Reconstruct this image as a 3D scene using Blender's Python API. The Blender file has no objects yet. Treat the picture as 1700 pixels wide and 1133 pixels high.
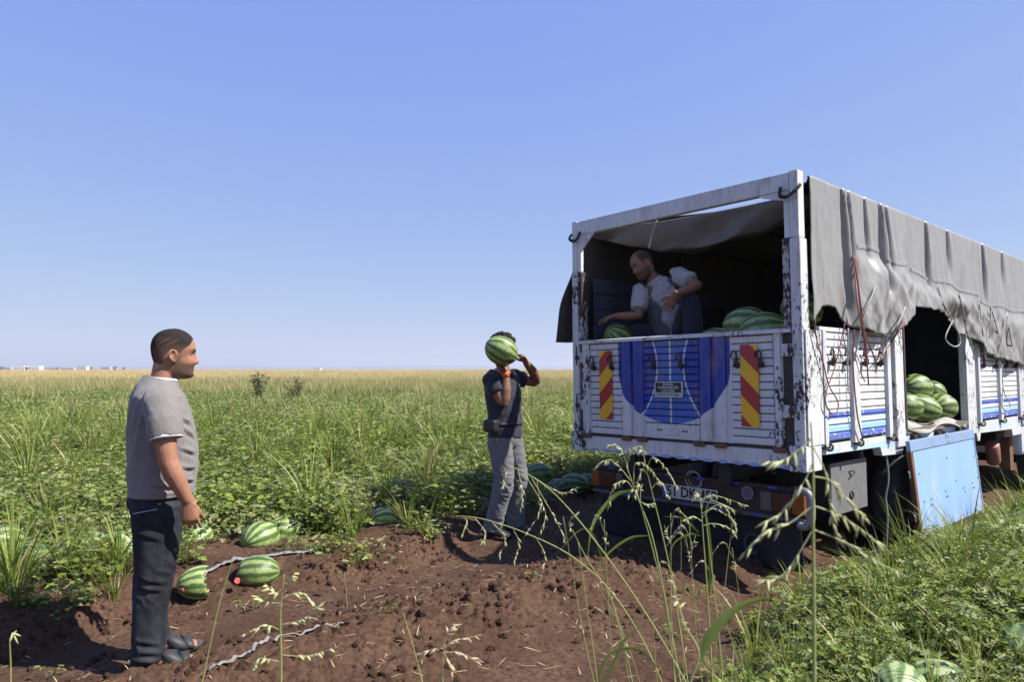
import bpy, bmesh, math, random
import numpy as np
from mathutils import Vector, Matrix, Euler

# ------------------------------------------------------------------ camera, sky, sun, exposure
SC = bpy.context.scene
COL = SC.collection
R = math.radians
FPX, CXP, CYP, EYE = 1160.0, 850.0, 566.5, 1.5          # focal length and centre in photo pixels, eye height
PITCH = math.atan((614.0 - CYP) / FPX)
cam_d = bpy.data.cameras.new('camera'); cam = bpy.data.objects.new('camera', cam_d); COL.objects.link(cam)
cam_d.sensor_width = 36.0; cam_d.lens = FPX / 1700 * 36; cam_d.clip_start = 0.05; cam_d.clip_end = 20000
cam.location = (0, 0, EYE); cam.rotation_euler = (math.pi / 2 + PITCH, 0, 0)
cam_d.dof.use_dof = True; cam_d.dof.focus_distance = 5.4; cam_d.dof.aperture_fstop = 4.0
SC.camera = cam

SUN_EL, SUN_DIR = R(50), Vector((0.965, -0.26, 0)).normalized()
SUN_AZ = math.atan2(SUN_DIR.x, SUN_DIR.y)               # clockwise from +Y
world = bpy.data.worlds.new('World'); SC.world = world; world.use_nodes = True
nt = world.node_tree; bg = nt.nodes['Background']
sky = nt.nodes.new('ShaderNodeTexSky'); sky.sky_type = 'NISHITA'; sky.sun_disc = False
sky.sun_elevation = SUN_EL; sky.sun_rotation = SUN_AZ
sky.air_density = 1.0; sky.dust_density = 0.25; sky.ozone_density = 6.0; sky.altitude = 300
sep = nt.nodes.new('ShaderNodeSeparateColor'); com = nt.nodes.new('ShaderNodeCombineColor'); nt.links.new(sky.outputs[0], sep.inputs[0])
for ch, (gain, gam) in enumerate(((1.50, .52), (1.74, .44), (4.75, .04))):              # dusty summer sky: flatter and more violet than the clean-air model
    pw = nt.nodes.new('ShaderNodeMath'); pw.operation = 'POWER'; pw.inputs[1].default_value = gam; nt.links.new(sep.outputs[ch], pw.inputs[0])
    ml = nt.nodes.new('ShaderNodeMath'); ml.operation = 'MULTIPLY'; ml.inputs[1].default_value = gain; nt.links.new(pw.outputs[0], ml.inputs[0]); nt.links.new(ml.outputs[0], com.inputs[ch])
nt.links.new(com.outputs[0], bg.inputs['Color'])
bg.inputs['Strength'].default_value = 0.084
sun_d = bpy.data.lights.new('sun', 'SUN'); sun_d.energy = 5.0; sun_d.angle = R(0.53); sun_d.color = (1.0, 0.955, 0.88)
sun = bpy.data.objects.new('sun', sun_d); COL.objects.link(sun)
to_sun = Vector((SUN_DIR.x * math.cos(SUN_EL), SUN_DIR.y * math.cos(SUN_EL), math.sin(SUN_EL)))
sun.rotation_euler = to_sun.to_track_quat('Z', 'Y').to_euler()
SC.view_settings.view_transform = 'Standard'; SC.view_settings.look = 'None'
SC.view_settings.exposure = 1.0; SC.view_settings.gamma = 1.0; SC.view_settings.use_curve_mapping = False
SC.render.engine = 'CYCLES'; SC.cycles.max_bounces = 4; SC.cycles.diffuse_bounces = 3; SC.cycles.glossy_bounces = 2; SC.cycles.volume_bounces = 0; SC.cycles.use_adaptive_sampling = True; SC.cycles.adaptive_threshold = .015
SC.cycles.use_denoising = True

rng = np.random.default_rng(7); random.seed(7)

def at(px, py, depth):
    """world point seen at photo pixel (px, py) at distance depth along +Y"""
    a = (px - CXP) / FPX; u = -(py - CYP) / FPX; c, s = math.cos(PITCH), math.sin(PITCH)
    d = np.array([a, c - u * s, s + u * c]); d = d * (depth / d[1])
    return Vector((d[0], d[1], d[2] + EYE))

# ------------------------------------------------------------------ numpy noise
_perm = rng.permutation(512)
_grad = rng.normal(size=(512, 3)); _grad /= np.linalg.norm(_grad, axis=1)[:, None]
def noise3(P):
    P = np.asarray(P, float); i = np.floor(P).astype(int); f = P - i; w = f * f * f * (f * (f * 6 - 15) + 10)
    out = 0
    for dx in (0, 1):
        for dy in (0, 1):
            for dz in (0, 1):
                h = _perm[(_perm[(_perm[(i[..., 0] + dx) & 511] + i[..., 1] + dy) & 511] + i[..., 2] + dz) & 511]
                g = _grad[h]
                d = g[..., 0] * (f[..., 0] - dx) + g[..., 1] * (f[..., 1] - dy) + g[..., 2] * (f[..., 2] - dz)
                out = out + d * (w[..., 0] if dx else 1 - w[..., 0]) * (w[..., 1] if dy else 1 - w[..., 1]) * (w[..., 2] if dz else 1 - w[..., 2])
    return out * 1.6
def fbm(P, oct=4, gain=.5):
    P = np.asarray(P, float); a, o, t = 1.0, 0, 0
    for k in range(oct):
        o = o + a * noise3(P * 2 ** k + k * 17.3); t += a; a *= gain
    return o / t
def n2(x, y, s, oct=3, z=0.0):
    return fbm(np.stack([np.asarray(x) * s, np.asarray(y) * s, np.full(np.shape(x), z)], -1), oct)
def sstep(a, b, x):
    t = np.clip((np.asarray(x) - a) / (b - a), 0, 1); return t * t * (3 - 2 * t)

# ------------------------------------------------------------------ node helper and materials
class X:
    """a socket with arithmetic"""
    def __init__(s, t, k): s.t, s.k = t, k
    def _m(s, op, *a):
        n = s.t.nodes.new('ShaderNodeMath'); n.operation = op
        for i, v in enumerate((s,) + a):
            if isinstance(v, X): s.t.links.new(v.k, n.inputs[i])
            else: n.inputs[i].default_value = v
        return X(s.t, n.outputs[0])
    def __add__(s, o): return s._m('ADD', o)
    __radd__ = __add__
    def __sub__(s, o): return s._m('SUBTRACT', o)
    def __mul__(s, o): return s._m('MULTIPLY', o)
    __rmul__ = __mul__
    def __truediv__(s, o): return s._m('DIVIDE', o)
    def gt(s, o): return s._m('GREATER_THAN', o)
    def lt(s, o): return s._m('LESS_THAN', o)
    def abs(s): return s._m('ABSOLUTE')
    def pow(s, o): return s._m('POWER', o)
    def sin(s): return s._m('SINE')
    def frac(s): return s._m('FRACT')
    def atan2(s, o): return s._m('ARCTAN2', o)
    def max(s, o): return s._m('MAXIMUM', o)
    def min(s, o): return s._m('MINIMUM', o)
    def clamp(s):
        r = s._m('ADD', 0.0); r.k.node.use_clamp = True; return r
    def step(s, a, b):
        n = s.t.nodes.new('ShaderNodeMapRange'); n.interpolation_type = 'SMOOTHSTEP'
        s.t.links.new(s.k, n.inputs[0]); n.inputs[1].default_value = a; n.inputs[2].default_value = b
        return X(s.t, n.outputs[0])
class M:
    """a principled material under construction"""
    def __init__(s, name, rough=.6, metal=0.0, spec=.5):
        s.m = bpy.data.materials.new(name); s.m.use_nodes = True; s.t = s.m.node_tree
        s.b = s.t.nodes['Principled BSDF']; s.b.inputs['Roughness'].default_value = rough
        s.b.inputs['Metallic'].default_value = metal; s.b.inputs['Specular IOR Level'].default_value = spec
        s._co = None
    def co(s, kind='Object'):
        n = s.t.nodes.new('ShaderNodeTexCoord'); return n.outputs[kind]
    def xyz(s, kind='Object'):
        n = s.t.nodes.new('ShaderNodeSeparateXYZ'); s.t.links.new(s.co(kind), n.inputs[0])
        return [X(s.t, o) for o in n.outputs]
    def noise(s, scale, detail=4, rough=.55, vec=(1, 1, 1), kind='Object', off=0.0, out='Fac'):
        mp = s.t.nodes.new('ShaderNodeMapping'); s.t.links.new(s.co(kind), mp.inputs[0]); mp.inputs['Scale'].default_value = vec
        mp.inputs['Location'].default_value = (off, off * .7, off * 1.3)
        n = s.t.nodes.new('ShaderNodeTexNoise'); s.t.links.new(mp.outputs[0], n.inputs['Vector'])
        n.inputs['Scale'].default_value = scale; n.inputs['Detail'].default_value = detail; n.inputs['Roughness'].default_value = rough
        return X(s.t, n.outputs[out])
    def voro(s, scale):
        n = s.t.nodes.new('ShaderNodeTexVoronoi'); s.t.links.new(s.co(), n.inputs['Vector']); n.inputs['Scale'].default_value = scale
        return X(s.t, n.outputs['Distance'])
    def rgb(s, c):
        n = s.t.nodes.new('ShaderNodeRGB'); n.outputs[0].default_value = (*c, 1); return X(s.t, n.outputs[0])
    def attr(s, name, out='Color'):
        n = s.t.nodes.new('ShaderNodeAttribute'); n.attribute_name = name; return X(s.t, n.outputs[out])
    def rand(s):
        n = s.t.nodes.new('ShaderNodeObjectInfo'); return X(s.t, n.outputs['Random'])
    def mix(s, f, a, b, mode='MIX'):
        n = s.t.nodes.new('ShaderNodeMix'); n.data_type = 'RGBA'; n.blend_type = mode; n.clamp_factor = True
        def put(i, v):
            if isinstance(v, X): s.t.links.new(v.k, n.inputs[i])
            elif isinstance(v, (int, float)): n.inputs[i].default_value = v
            else: n.inputs[i].default_value = (*v, 1)
        put(0, f); put(6, a); put(7, b); return X(s.t, n.outputs[2])
    def scale(s, c, f):
        n = s.t.nodes.new('ShaderNodeVectorMath'); n.operation = 'SCALE'; s.t.links.new(c.k, n.inputs[0])
        if isinstance(f, X): s.t.links.new(f.k, n.inputs['Scale'])
        else: n.inputs['Scale'].default_value = f
        return X(s.t, n.outputs[0])
    def base(s, c):
        if isinstance(c, X): s.t.links.new(c.k, s.b.inputs['Base Color'])
        else: s.b.inputs['Base Color'].default_value = (*c, 1)
        return s
    def rough(s, r): s.t.links.new(r.k, s.b.inputs['Roughness']); return s
    def bump(s, h, strength=.4, dist=.01):
        n = s.t.nodes.new('ShaderNodeBump'); n.inputs['Strength'].default_value = strength; n.inputs['Distance'].default_value = dist
        s.t.links.new(h.k, n.inputs['Height']); s.t.links.new(n.outputs[0], s.b.inputs['Normal']); return s
MAT = {}
def simple(name, c, rough=.6, metal=0.0, var=.25, scale=9, bump=0.0, bscale=60, bdist=.004):
    m = M(name, rough, metal); n = m.noise(scale)
    m.base(m.mix(n, [v * (1 - var) for v in c], [min(1, v * (1 + var)) for v in c]))
    if bump: m.bump(m.noise(bscale), bump, bdist)
    MAT[name] = m.m; return m.m

# ------------------------------------------------------------------ mesh helpers
def tag(o, label=None, cat=None, group=None, kind=None):
    for k, v in (('label', label), ('category', cat), ('group', group), ('kind', kind)):
        if v: o[k] = v
    return o
def empty(name, loc=(0, 0, 0), rot=(0, 0, 0), parent=None):
    o = bpy.data.objects.new(name, None); COL.objects.link(o); o.location = loc; o.rotation_euler = rot
    o.empty_display_size = .1
    if parent: o.parent = parent
    return o
def mesh_obj(name, V, F, mat=None, parent=None, smooth=False, attrs=None, link=True):
    me = bpy.data.meshes.new(name)
    V = np.asarray(V, float)
    me.from_pydata([tuple(v) for v in V], [], [tuple(int(i) for i in f) for f in F]); me.update()
    if mat: me.materials.append(MAT[mat] if isinstance(mat, str) else mat)
    if smooth: me.shade_smooth()
    for k, a in (attrs or {}).items():
        at_ = me.color_attributes.new(k, 'FLOAT_COLOR', 'POINT')
        a = np.asarray(a, np.float32)
        if a.shape[1] == 3: a = np.concatenate([a, np.ones((len(a), 1), np.float32)], 1)
        at_.data.foreach_set('color', a.ravel())
    o = bpy.data.objects.new(name, me)
    if link: COL.objects.link(o)
    if parent: o.parent = parent
    return o
class MB:
    def __init__(s): s.v = []; s.f = []
    def add(s, V, F):
        k = len(s.v); s.v.extend(tuple(map(float, v)) for v in V); s.f.extend(tuple(i + k for i in f) for f in F); return s
    def box(s, x0, x1, y0, y1, z0, z1):
        return s.add([(x, y, z) for x in (x0, x1) for y in (y0, y1) for z in (z0, z1)],
                     [(0, 1, 3, 2), (4, 6, 7, 5), (0, 4, 5, 1), (2, 3, 7, 6), (0, 2, 6, 4), (1, 5, 7, 3)])
    def prism(s, poly, a0, a1, axis=1):
        """poly: 2D outline in the other two axes (counter-clockwise), extruded along axis"""
        n = len(poly); ax = [i for i in range(3) if i != axis]; V = []
        for a in (a0, a1):
            for p in poly:
                q = [0, 0, 0]; q[axis] = a; q[ax[0]] = p[0]; q[ax[1]] = p[1]; V.append(q)
        F = [tuple(range(n - 1, -1, -1)), tuple(range(n, 2 * n))] + [(i, (i + 1) % n, n + (i + 1) % n, n + i) for i in range(n)]
        return s.add(V, F)
    def tube(s, pts, r, n=8, ref=None, cap=True, round_=False):
        """chain of elliptical rings; r: radius or list of radii / (ra, rb) pairs; ref: axis of ra"""
        P = [Vector(p) for p in pts]
        rr = r if isinstance(r, (list, tuple)) else [r] * len(P)
        rr = [(q, q) if isinstance(q, (int, float)) else q for q in rr]
        T = []
        for i in range(len(P)):
            t = (P[min(i + 1, len(P) - 1)] - P[max(i - 1, 0)]); T.append(t.normalized() if t.length > 1e-9 else Vector((0, 0, 1)))
        rings = []
        if round_:
            for a in (-80, -50, -25):
                c, q = math.cos(R(a)), math.sin(R(a))
                rings.append((P[0] + T[0] * q * max(rr[0]) * round_, T[0], (rr[0][0] * c, rr[0][1] * c)))
        rings += [(P[i], T[i], rr[i]) for i in range(len(P))]
        if round_:
            for a in (25, 50, 80):
                c, q = math.cos(R(a)), math.sin(R(a))
                rings.append((P[-1] + T[-1] * q * max(rr[-1]) * round_, T[-1], (rr[-1][0] * c, rr[-1][1] * c)))
        u = Vector(ref) if ref is not None else (Vector((0, 0, 1)) if abs(T[0].z) < .9 else Vector((1, 0, 0)))
        V = []; prev = None
        for p, t, (ra, rb) in rings:
            q = u if (ref is not None or prev is None) else prev
            a = (q - t * q.dot(t))
            if a.length < 1e-6: a = t.orthogonal()
            a.normalize(); b = t.cross(a); prev = a
            V += [p + a * (ra * math.cos(2 * math.pi * k / n)) + b * (rb * math.sin(2 * math.pi * k / n)) for k in range(n)]
        m = len(rings); F = []
        for i in range(m - 1):
            for k in range(n):
                F.append((i * n + k, i * n + (k + 1) % n, (i + 1) * n + (k + 1) % n, (i + 1) * n + k))
        if cap: F += [tuple(range(n - 1, -1, -1)), tuple((m - 1) * n + k for k in range(n))]
        return s.add(V, F)
    def ball(s, c, r, n=12, m=8, rot=None):
        r = (r, r, r) if isinstance(r, (int, float)) else r; c = Vector(c); V = []; Q = rot.to_matrix() if rot is not None else None
        def pt(a, b):
            q = Vector((r[0] * math.sin(a) * math.cos(b), r[1] * math.sin(a) * math.sin(b), r[2] * math.cos(a)))
            return c + (Q @ q if Q is not None else q)
        V.append(pt(0, 0))
        for i in range(1, m): V += [pt(math.pi * i / m, 2 * math.pi * k / n) for k in range(n)]
        V.append(pt(math.pi, 0)); e = len(V) - 1
        F = [(0, 1 + k, 1 + (k + 1) % n) for k in range(n)]
        for i in range(m - 2):
            for k in range(n): F.append((1 + i * n + k, 1 + (i + 1) * n + k, 1 + (i + 1) * n + (k + 1) % n, 1 + i * n + (k + 1) % n))
        F += [(e, 1 + (m - 2) * n + (k + 1) % n, 1 + (m - 2) * n + k) for k in range(n)]
        return s.add(V, F)
    def ring(s, c, axis, R0, r, n=20, m=8):
        axis = Vector(axis).normalized(); a = axis.orthogonal().normalized(); b = axis.cross(a); c = Vector(c)
        V = []; F = []
        for i in range(n):
            d = a * math.cos(2 * math.pi * i / n) + b * math.sin(2 * math.pi * i / n)
            for k in range(m): V.append(c + d * (R0 + r * math.cos(2 * math.pi * k / m)) + axis * (r * math.sin(2 * math.pi * k / m)))
        for i in range(n):
            for k in range(m): F.append((i * m + k, i * m + (k + 1) % m, ((i + 1) % n) * m + (k + 1) % m, ((i + 1) % n) * m + k))
        return s.add(V, F)
    def grid(s, V, nu, nv):
        return s.add(V, [(i * nv + j, (i + 1) * nv + j, (i + 1) * nv + j + 1, i * nv + j + 1) for i in range(nu - 1) for j in range(nv - 1)])
    def build(s, name, mat, parent=None, smooth=False, bevel=0.0, solid=0.0):
        o = mesh_obj(name, s.v, s.f, mat, parent, smooth)
        if solid:
            d = o.modifiers.new('solid', 'SOLIDIFY'); d.thickness = solid; d.offset = 0
        if bevel:
            b = o.modifiers.new('bevel', 'BEVEL'); b.width = bevel; b.segments = 2; b.limit_method = 'ANGLE'
        return o
def curve_pts(pts, n=8):
    """Catmull-Rom through pts"""
    P = [np.array(p, float) for p in pts]; P = [2 * P[0] - P[1]] + P + [2 * P[-1] - P[-2]]; out = []
    for i in range(1, len(P) - 2):
        for k in range(n):
            t = k / n; a, b, c, d = P[i - 1:i + 3]
            out.append(.5 * (2 * b + (c - a) * t + (2 * a - 5 * b + 4 * c - d) * t * t + (3 * b - a - 3 * c + d) * t ** 3))
    out.append(P[-2]); return [Vector(p) for p in out]
def evaluated(o):
    dg = bpy.context.evaluated_depsgraph_get(); me = bpy.data.meshes.new_from_object(o.evaluated_get(dg))
    return me
def remesh(mb, voxel, smooth=3, fac=.5):
    """union of overlapping closed pieces as one continuous surface -> V, F arrays"""
    o = mesh_obj('tmp', mb.v, mb.f)
    m = o.modifiers.new('r', 'REMESH'); m.mode = 'VOXEL'; m.voxel_size = voxel
    if smooth:
        k = o.modifiers.new('s', 'SMOOTH'); k.iterations = smooth; k.factor = fac
    me = evaluated(o)
    V = np.empty(len(me.vertices) * 3); me.vertices.foreach_get('co', V); V = V.reshape(-1, 3)
    Nn = np.empty(len(me.vertices) * 3); me.vertices.foreach_get('normal', Nn); Nn = Nn.reshape(-1, 3)
    F = [tuple(p.vertices) for p in me.polygons]
    od = o.data; bpy.data.objects.remove(o); bpy.data.meshes.remove(od); bpy.data.meshes.remove(me)
    return V, Nn, F
def keep(V, F, mask, *arrs):
    """keep the faces whose vertices all lie in mask"""
    F = [f for f in F if all(mask[i] for i in f)]
    used = np.unique(np.concatenate([np.array(f) for f in F])); m = -np.ones(len(V), int); m[used] = np.arange(len(used))
    return (V[used], [tuple(m[i] for i in f) for f in F]) + tuple(a[used] for a in arrs)
def text_mesh(name, body, size, mat, parent, M4, bold=0.0, sx=1.0):
    cu = bpy.data.curves.new(name, 'FONT'); cu.body = body; cu.size = size; cu.align_x = 'CENTER'; cu.align_y = 'CENTER'
    cu.extrude = .0008; cu.offset = bold; cu.resolution_u = 3
    o = bpy.data.objects.new(name, cu); COL.objects.link(o); me = evaluated(o); bpy.data.objects.remove(o)
    V = np.array([v.co[:] for v in me.vertices]); V[:, 0] *= sx; F = [tuple(p.vertices) for p in me.polygons]
    V = [M4 @ Vector(v) for v in V]; bpy.data.meshes.remove(me)
    return mesh_obj(name, V, F, mat, parent)
# ------------------------------------------------------------------ the truck's frame (rear bottom centre of the bed)
TRUCK_LOC = Vector((1.3268, 5.7426, 0.7656)); TRUCK_ROT = (R(-0.19), R(-0.825), R(-48.735))
TRUCK_M = Matrix.Translation(TRUCK_LOC) @ Euler(TRUCK_ROT, 'YXZ').to_matrix().to_4x4()
TDIR = np.array([0.7516, 0.6596]); TLEFT = np.array([-0.6596, 0.7516])

# ------------------------------------------------------------------ ground
LEFT_EDGE = np.array([(-9, .8), (-4.4, 2.75), (-2.78, 3.62), (-2.42, 4.12), (-2.2, 4.75), (-1.45, 4.95), (-.80, 5.55), (-.50, 6.05), (-.15, 6.45), (.45, 7.6), (1.3, 9.0), (3.2, 10.8), (9, 15.9), (60, 60)], float)
RIGHT_EDGE = np.array([(-.6, .2), (.5, 2.0), (.95, 3.2), (1.45, 4.05), (2.2, 4.75), (3.3, 5.55), (5.0, 7.0), (9, 10.6), (60, 54)], float)
def poly_dist(x, y, E, left):
    """signed distance to a polyline, positive on its left (or right)"""
    best = np.full(np.shape(x), 1e9); sg = np.ones(np.shape(x))
    for a, b in zip(E[:-1], E[1:]):
        d = b - a; L2 = d @ d
        t = np.clip(((x - a[0]) * d[0] + (y - a[1]) * d[1]) / L2, 0, 1)
        qx, qy = x - a[0] - t * d[0], y - a[1] - t * d[1]; r = np.hypot(qx, qy)
        cr = d[0] * (y - a[1]) - d[1] * (x - a[0])
        u = r < best; best = np.where(u, r, best); sg = np.where(u, np.sign(cr), sg)
    return best * sg * (1 if left else -1)
def ground_parts(x, y):
    x = np.asarray(x, float); y = np.asarray(y, float)
    wob = .10 * n2(x, y, 1.7, 3, 4.0)
    dl = poly_dist(x, y, LEFT_EDGE, True) + wob; dr = poly_dist(x, y, RIGHT_EDGE, False) + wob
    return dl, dr
def ground_z(x, y, fine=True):
    x = np.asarray(x, float); y = np.asarray(y, float)
    dl, dr = ground_parts(x, y); far = sstep(14, 30, y)
    rx, ry = x - TRUCK_LOC.x, y - TRUCK_LOC.y
    lat = rx * TLEFT[0] + ry * TLEFT[1] + .05 * n2(x, y, .9, 2, 9.0); along = rx * TDIR[0] + ry * TDIR[1]
    h = .135 * sstep(-.16, .14, dl) + .10 * sstep(-.2, .25, dr)
    trk = (1 - sstep(-.25, .05, dl)) * (1 - sstep(-.25, .05, dr)) * (1 - far)
    ridge = np.exp(-((lat + .02) / .40) ** 2); under = sstep(-1.3, -.1, along)
    rut = np.exp(-((np.abs(lat) - .86) / .30) ** 4)
    h = h + trk * (ridge * .125 * (1 - .7 * under) - rut * (.02 + .075 * under) - .02 * under)
    if fine:
        near = 1 - sstep(11, 20, np.hypot(x, y))
        rough = (1 - .85 * rut * trk) * near
        c1 = n2(x, y, 5.5, 3, 1.0); c2 = n2(x, y, 17, 3, 2.0)
        cl = np.clip(n2(x, y, 24, 2, 3.0), 0, 1)
        h = h + rough * (.022 * c1 + .018 * np.abs(c2) + (.030 + .030 * ridge * trk) * cl * sstep(-.1, .3, n2(x, y, 2.6, 2, 6.0) + ridge * .5) + (.014 + .02 * ridge) * np.clip(n2(x, y, 11, 2, 44.0), -.1, 1))
        pit = np.abs(n2(x, y, 15, 2, 71.0)); loose = sstep(.0, .5, ridge * trk + np.exp(-((dl + .05) / .16) ** 2) * (1 - far) + .5 * sstep(.1, .4, n2(x, y, 1.8, 2, 81.0)) * trk) * near
        h = h + loose * (.055 * (.22 - pit) + .028 * (.2 - np.abs(n2(x, y, 27, 1, 77.0)))) * (1 - .9 * rut * trk)
        h = h + near * .006 * n2(x, y, 9, 3, 12.0)
        tread = np.sin(along * 2 * math.pi / .11 + np.abs(lat) * 26) * rut * trk * near
        h = h + .004 * tread * sstep(-.2, .3, n2(x, y, 2.2, 2, 21.0))
    for fx, fy, fr, fz in FLAT:
        w = 1 - sstep(fr * .55, fr, np.hypot(x - fx, y - fy)); h = h * (1 - w * .9) + fz * w * .9
    return h
FLAT = [(-1.84, 3.66, .42, -.022), (-.05, 6.12, .40, .06)]
def gz(x, y): return float(ground_z(np.array([x]), np.array([y]))[0])
def axis_pts(a, b, step, lo, hi, g=1.13):
    p = list(np.arange(a, b + 1e-6, step)); s = step; q = b
    while q < hi: s *= g; q += s; p.append(q)
    s = step; q = a
    while q > lo: s *= g; q -= s; p.insert(0, q)
    return np.array(p)
gx = axis_pts(-3.6, 3.4, .0185, -9000, 9000); gy = axis_pts(2.3, 6.4, .0185, -60, 9000)
GX, GY = np.meshgrid(gx, gy, indexing='ij')
GZ = ground_z(GX, GY)
soil = M('soil', .95, spec=.15)
X_, Y_, Z_ = soil.xyz()
nA = soil.noise(2.2, 5); nB = soil.noise(38, 5, .65); nC = soil.noise(160, 3, .7)
cs = soil.mix(nA.step(.3, .7), (.070, .038, .0235), (.114, .066, .041))
cs = soil.mix(nB.step(.35, .7), cs, (.040, .021, .014)); cs = soil.mix((nC - .62) * 5.0, cs, (.19, .12, .08))
straw = soil.mix(soil.noise(.05, 5), (.40, .29, .13), (.52, .41, .20))
soil.base(soil.mix((Y_ + soil.noise(.02, 3) * 30.0).step(52, 82), cs, straw)); soil.bump(nB + nC * .5, .7, .012)
MAT['soil'] = soil.m
mbg = MB(); nx, ny = len(gx), len(gy)
me = bpy.data.meshes.new('field_ground')
Vg = np.stack([GX, GY, GZ], -1).reshape(-1, 3)
ii, jj = np.meshgrid(np.arange(nx - 1), np.arange(ny - 1), indexing='ij'); q0 = (ii * ny + jj).ravel()
Fg = np.stack([q0, q0 + ny, q0 + ny + 1, q0 + 1], 1)
me.vertices.add(len(Vg)); me.vertices.foreach_set('co', Vg.ravel())
me.loops.add(Fg.size); me.loops.foreach_set('vertex_index', Fg.ravel())
me.polygons.add(len(Fg)); me.polygons.foreach_set('loop_start', np.arange(0, Fg.size, 4)); me.polygons.foreach_set('loop_total', np.full(len(Fg), 4))
me.update(); me.validate(); me.shade_smooth(); me.materials.append(MAT['soil'])
go = bpy.data.objects.new('field_ground', me); COL.objects.link(go)
tag(go, 'reddish brown soil of the track and field', 'ground', kind='structure')

# ------------------------------------------------------------------ scatter helper (uncountable ground cover only)
PROTO = bpy.data.collections.new('prototypes')
def scatter(name, protos, P, rot, scl, idx, label, cat):
    me = bpy.data.meshes.new(name); me.from_pydata([tuple(p) for p in P], [], [])
    for nm, ty, arr in (('rot', 'FLOAT_VECTOR', rot), ('scl', 'FLOAT', scl), ('pick', 'INT', idx)):
        a = me.attributes.new(nm, ty, 'POINT'); arr = np.asarray(arr)
        a.data.foreach_set('vector' if ty == 'FLOAT_VECTOR' else 'value', arr.astype(np.int32 if ty == 'INT' else np.float32).ravel())
    o = bpy.data.objects.new(name, me); COL.objects.link(o)
    ng = bpy.data.node_groups.new(name, 'GeometryNodeTree')
    ng.interface.new_socket('Geometry', in_out='INPUT', socket_type='NodeSocketGeometry')
    ng.interface.new_socket('Geometry', in_out='OUTPUT', socket_type='NodeSocketGeometry')
    gi = ng.nodes.new('NodeGroupInput'); gout = ng.nodes.new('NodeGroupOutput'); L = ng.links.new
    jn = ng.nodes.new('GeometryNodeJoinGeometry')
    for p in reversed(protos):                                       # the join lists its inputs last first
        oi = ng.nodes.new('GeometryNodeObjectInfo'); oi.inputs['Object'].default_value = p
        g2 = ng.nodes.new('GeometryNodeGeometryToInstance'); L(oi.outputs['Geometry'], g2.inputs[0]); L(g2.outputs[0], jn.inputs[0])
    ip = ng.nodes.new('GeometryNodeInstanceOnPoints'); L(gi.outputs[0], ip.inputs['Points']); L(jn.outputs[0], ip.inputs['Instance'])
    ip.inputs['Pick Instance'].default_value = True
    def na(nm, ty):
        n = ng.nodes.new('GeometryNodeInputNamedAttribute'); n.data_type = ty; n.inputs['Name'].default_value = nm; return n.outputs[0]
    L(na('pick', 'INT'), ip.inputs['Instance Index']); L(na('scl', 'FLOAT'), ip.inputs['Scale'])
    e2r = ng.nodes.new('FunctionNodeEulerToRotation'); L(na('rot', 'FLOAT_VECTOR'), e2r.inputs[0]); L(e2r.outputs[0], ip.inputs['Rotation'])
    L(ip.outputs[0], gout.inputs[0])
    md = o.modifiers.new('scatter', 'NODES'); md.node_group = ng
    return tag(o, label, cat, kind='stuff')
def proto(name, V, F, mat, tint=None, smooth=False):
    o = mesh_obj(name, V, F, mat, smooth=smooth, attrs={'tint': tint} if tint is not None else None, link=False)
    PROTO.objects.link(o); return o

# soil clods
cl_protos = []
for k in range(4):
    b = MB(); b.ball((0, 0, 0), 1.0, 8, 6); V = np.array(b.v); V *= (1 + .9 * fbm(V * 1.5 + k * 9, 2) + .3 * fbm(V * 4 + k, 1))[:, None]; V[:, 2] *= .6
    cl_protos.append(proto('clod', V, b.f, 'soil'))
N = 34000
cx_ = rng.uniform(-3.6, 2.6, N); cy_ = rng.uniform(2.4, 6.9, N)
dl, dr = ground_parts(cx_, cy_)
rxy = np.stack([cx_ - TRUCK_LOC.x, cy_ - TRUCK_LOC.y], 1); lat = rxy @ TLEFT
pk = np.exp(-(lat / .5) ** 2) + np.exp(-(dl / .25) ** 2) * 1.0 + .14
pk = pk * (.12 + sstep(-.1, .4, n2(cx_, cy_, 2.6, 2, 6.0)) + .6 * sstep(.05, .4, n2(cx_, cy_, 7, 2, 61.0)))
ok = (dl < .2) & (dr < .2) & (rng.random(N) < pk)
cx_, cy_ = cx_[ok], cy_[ok]; sc_ = .003 + .026 * rng.random(len(cx_)) ** 5
cz_ = ground_z(cx_, cy_) - sc_ * .05
scatter('soil_clods', cl_protos, np.stack([cx_, cy_, cz_], 1), rng.uniform(0, 6.3, (len(cx_), 3)), sc_, rng.integers(0, 4, len(cx_)), 'crumbly brown clods of soil strewn over the track', 'clods')
# ------------------------------------------------------------------ foliage materials
def leaf_mat(name, transl=.35, rough=.5):
    m = M(name, rough, spec=.3); c = m.attr('tint'); r = m.rand()
    c = m.scale(c, r * .44 + .88)
    m.base(c); tr = m.t.nodes.new('ShaderNodeBsdfTranslucent'); m.t.links.new(m.mix(.5, c, (.16, .22, .02)).k, tr.inputs[0])
    mx = m.t.nodes.new('ShaderNodeMixShader'); mx.inputs[0].default_value = transl
    m.t.links.new(m.b.outputs[0], mx.inputs[1]); m.t.links.new(tr.outputs[0], mx.inputs[2])
    m.t.links.new(mx.outputs[0], m.t.nodes['Material Output'].inputs[0]); MAT[name] = m.m
leaf_mat('leaf'); leaf_mat('dry_leaf', .2, .7)

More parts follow.
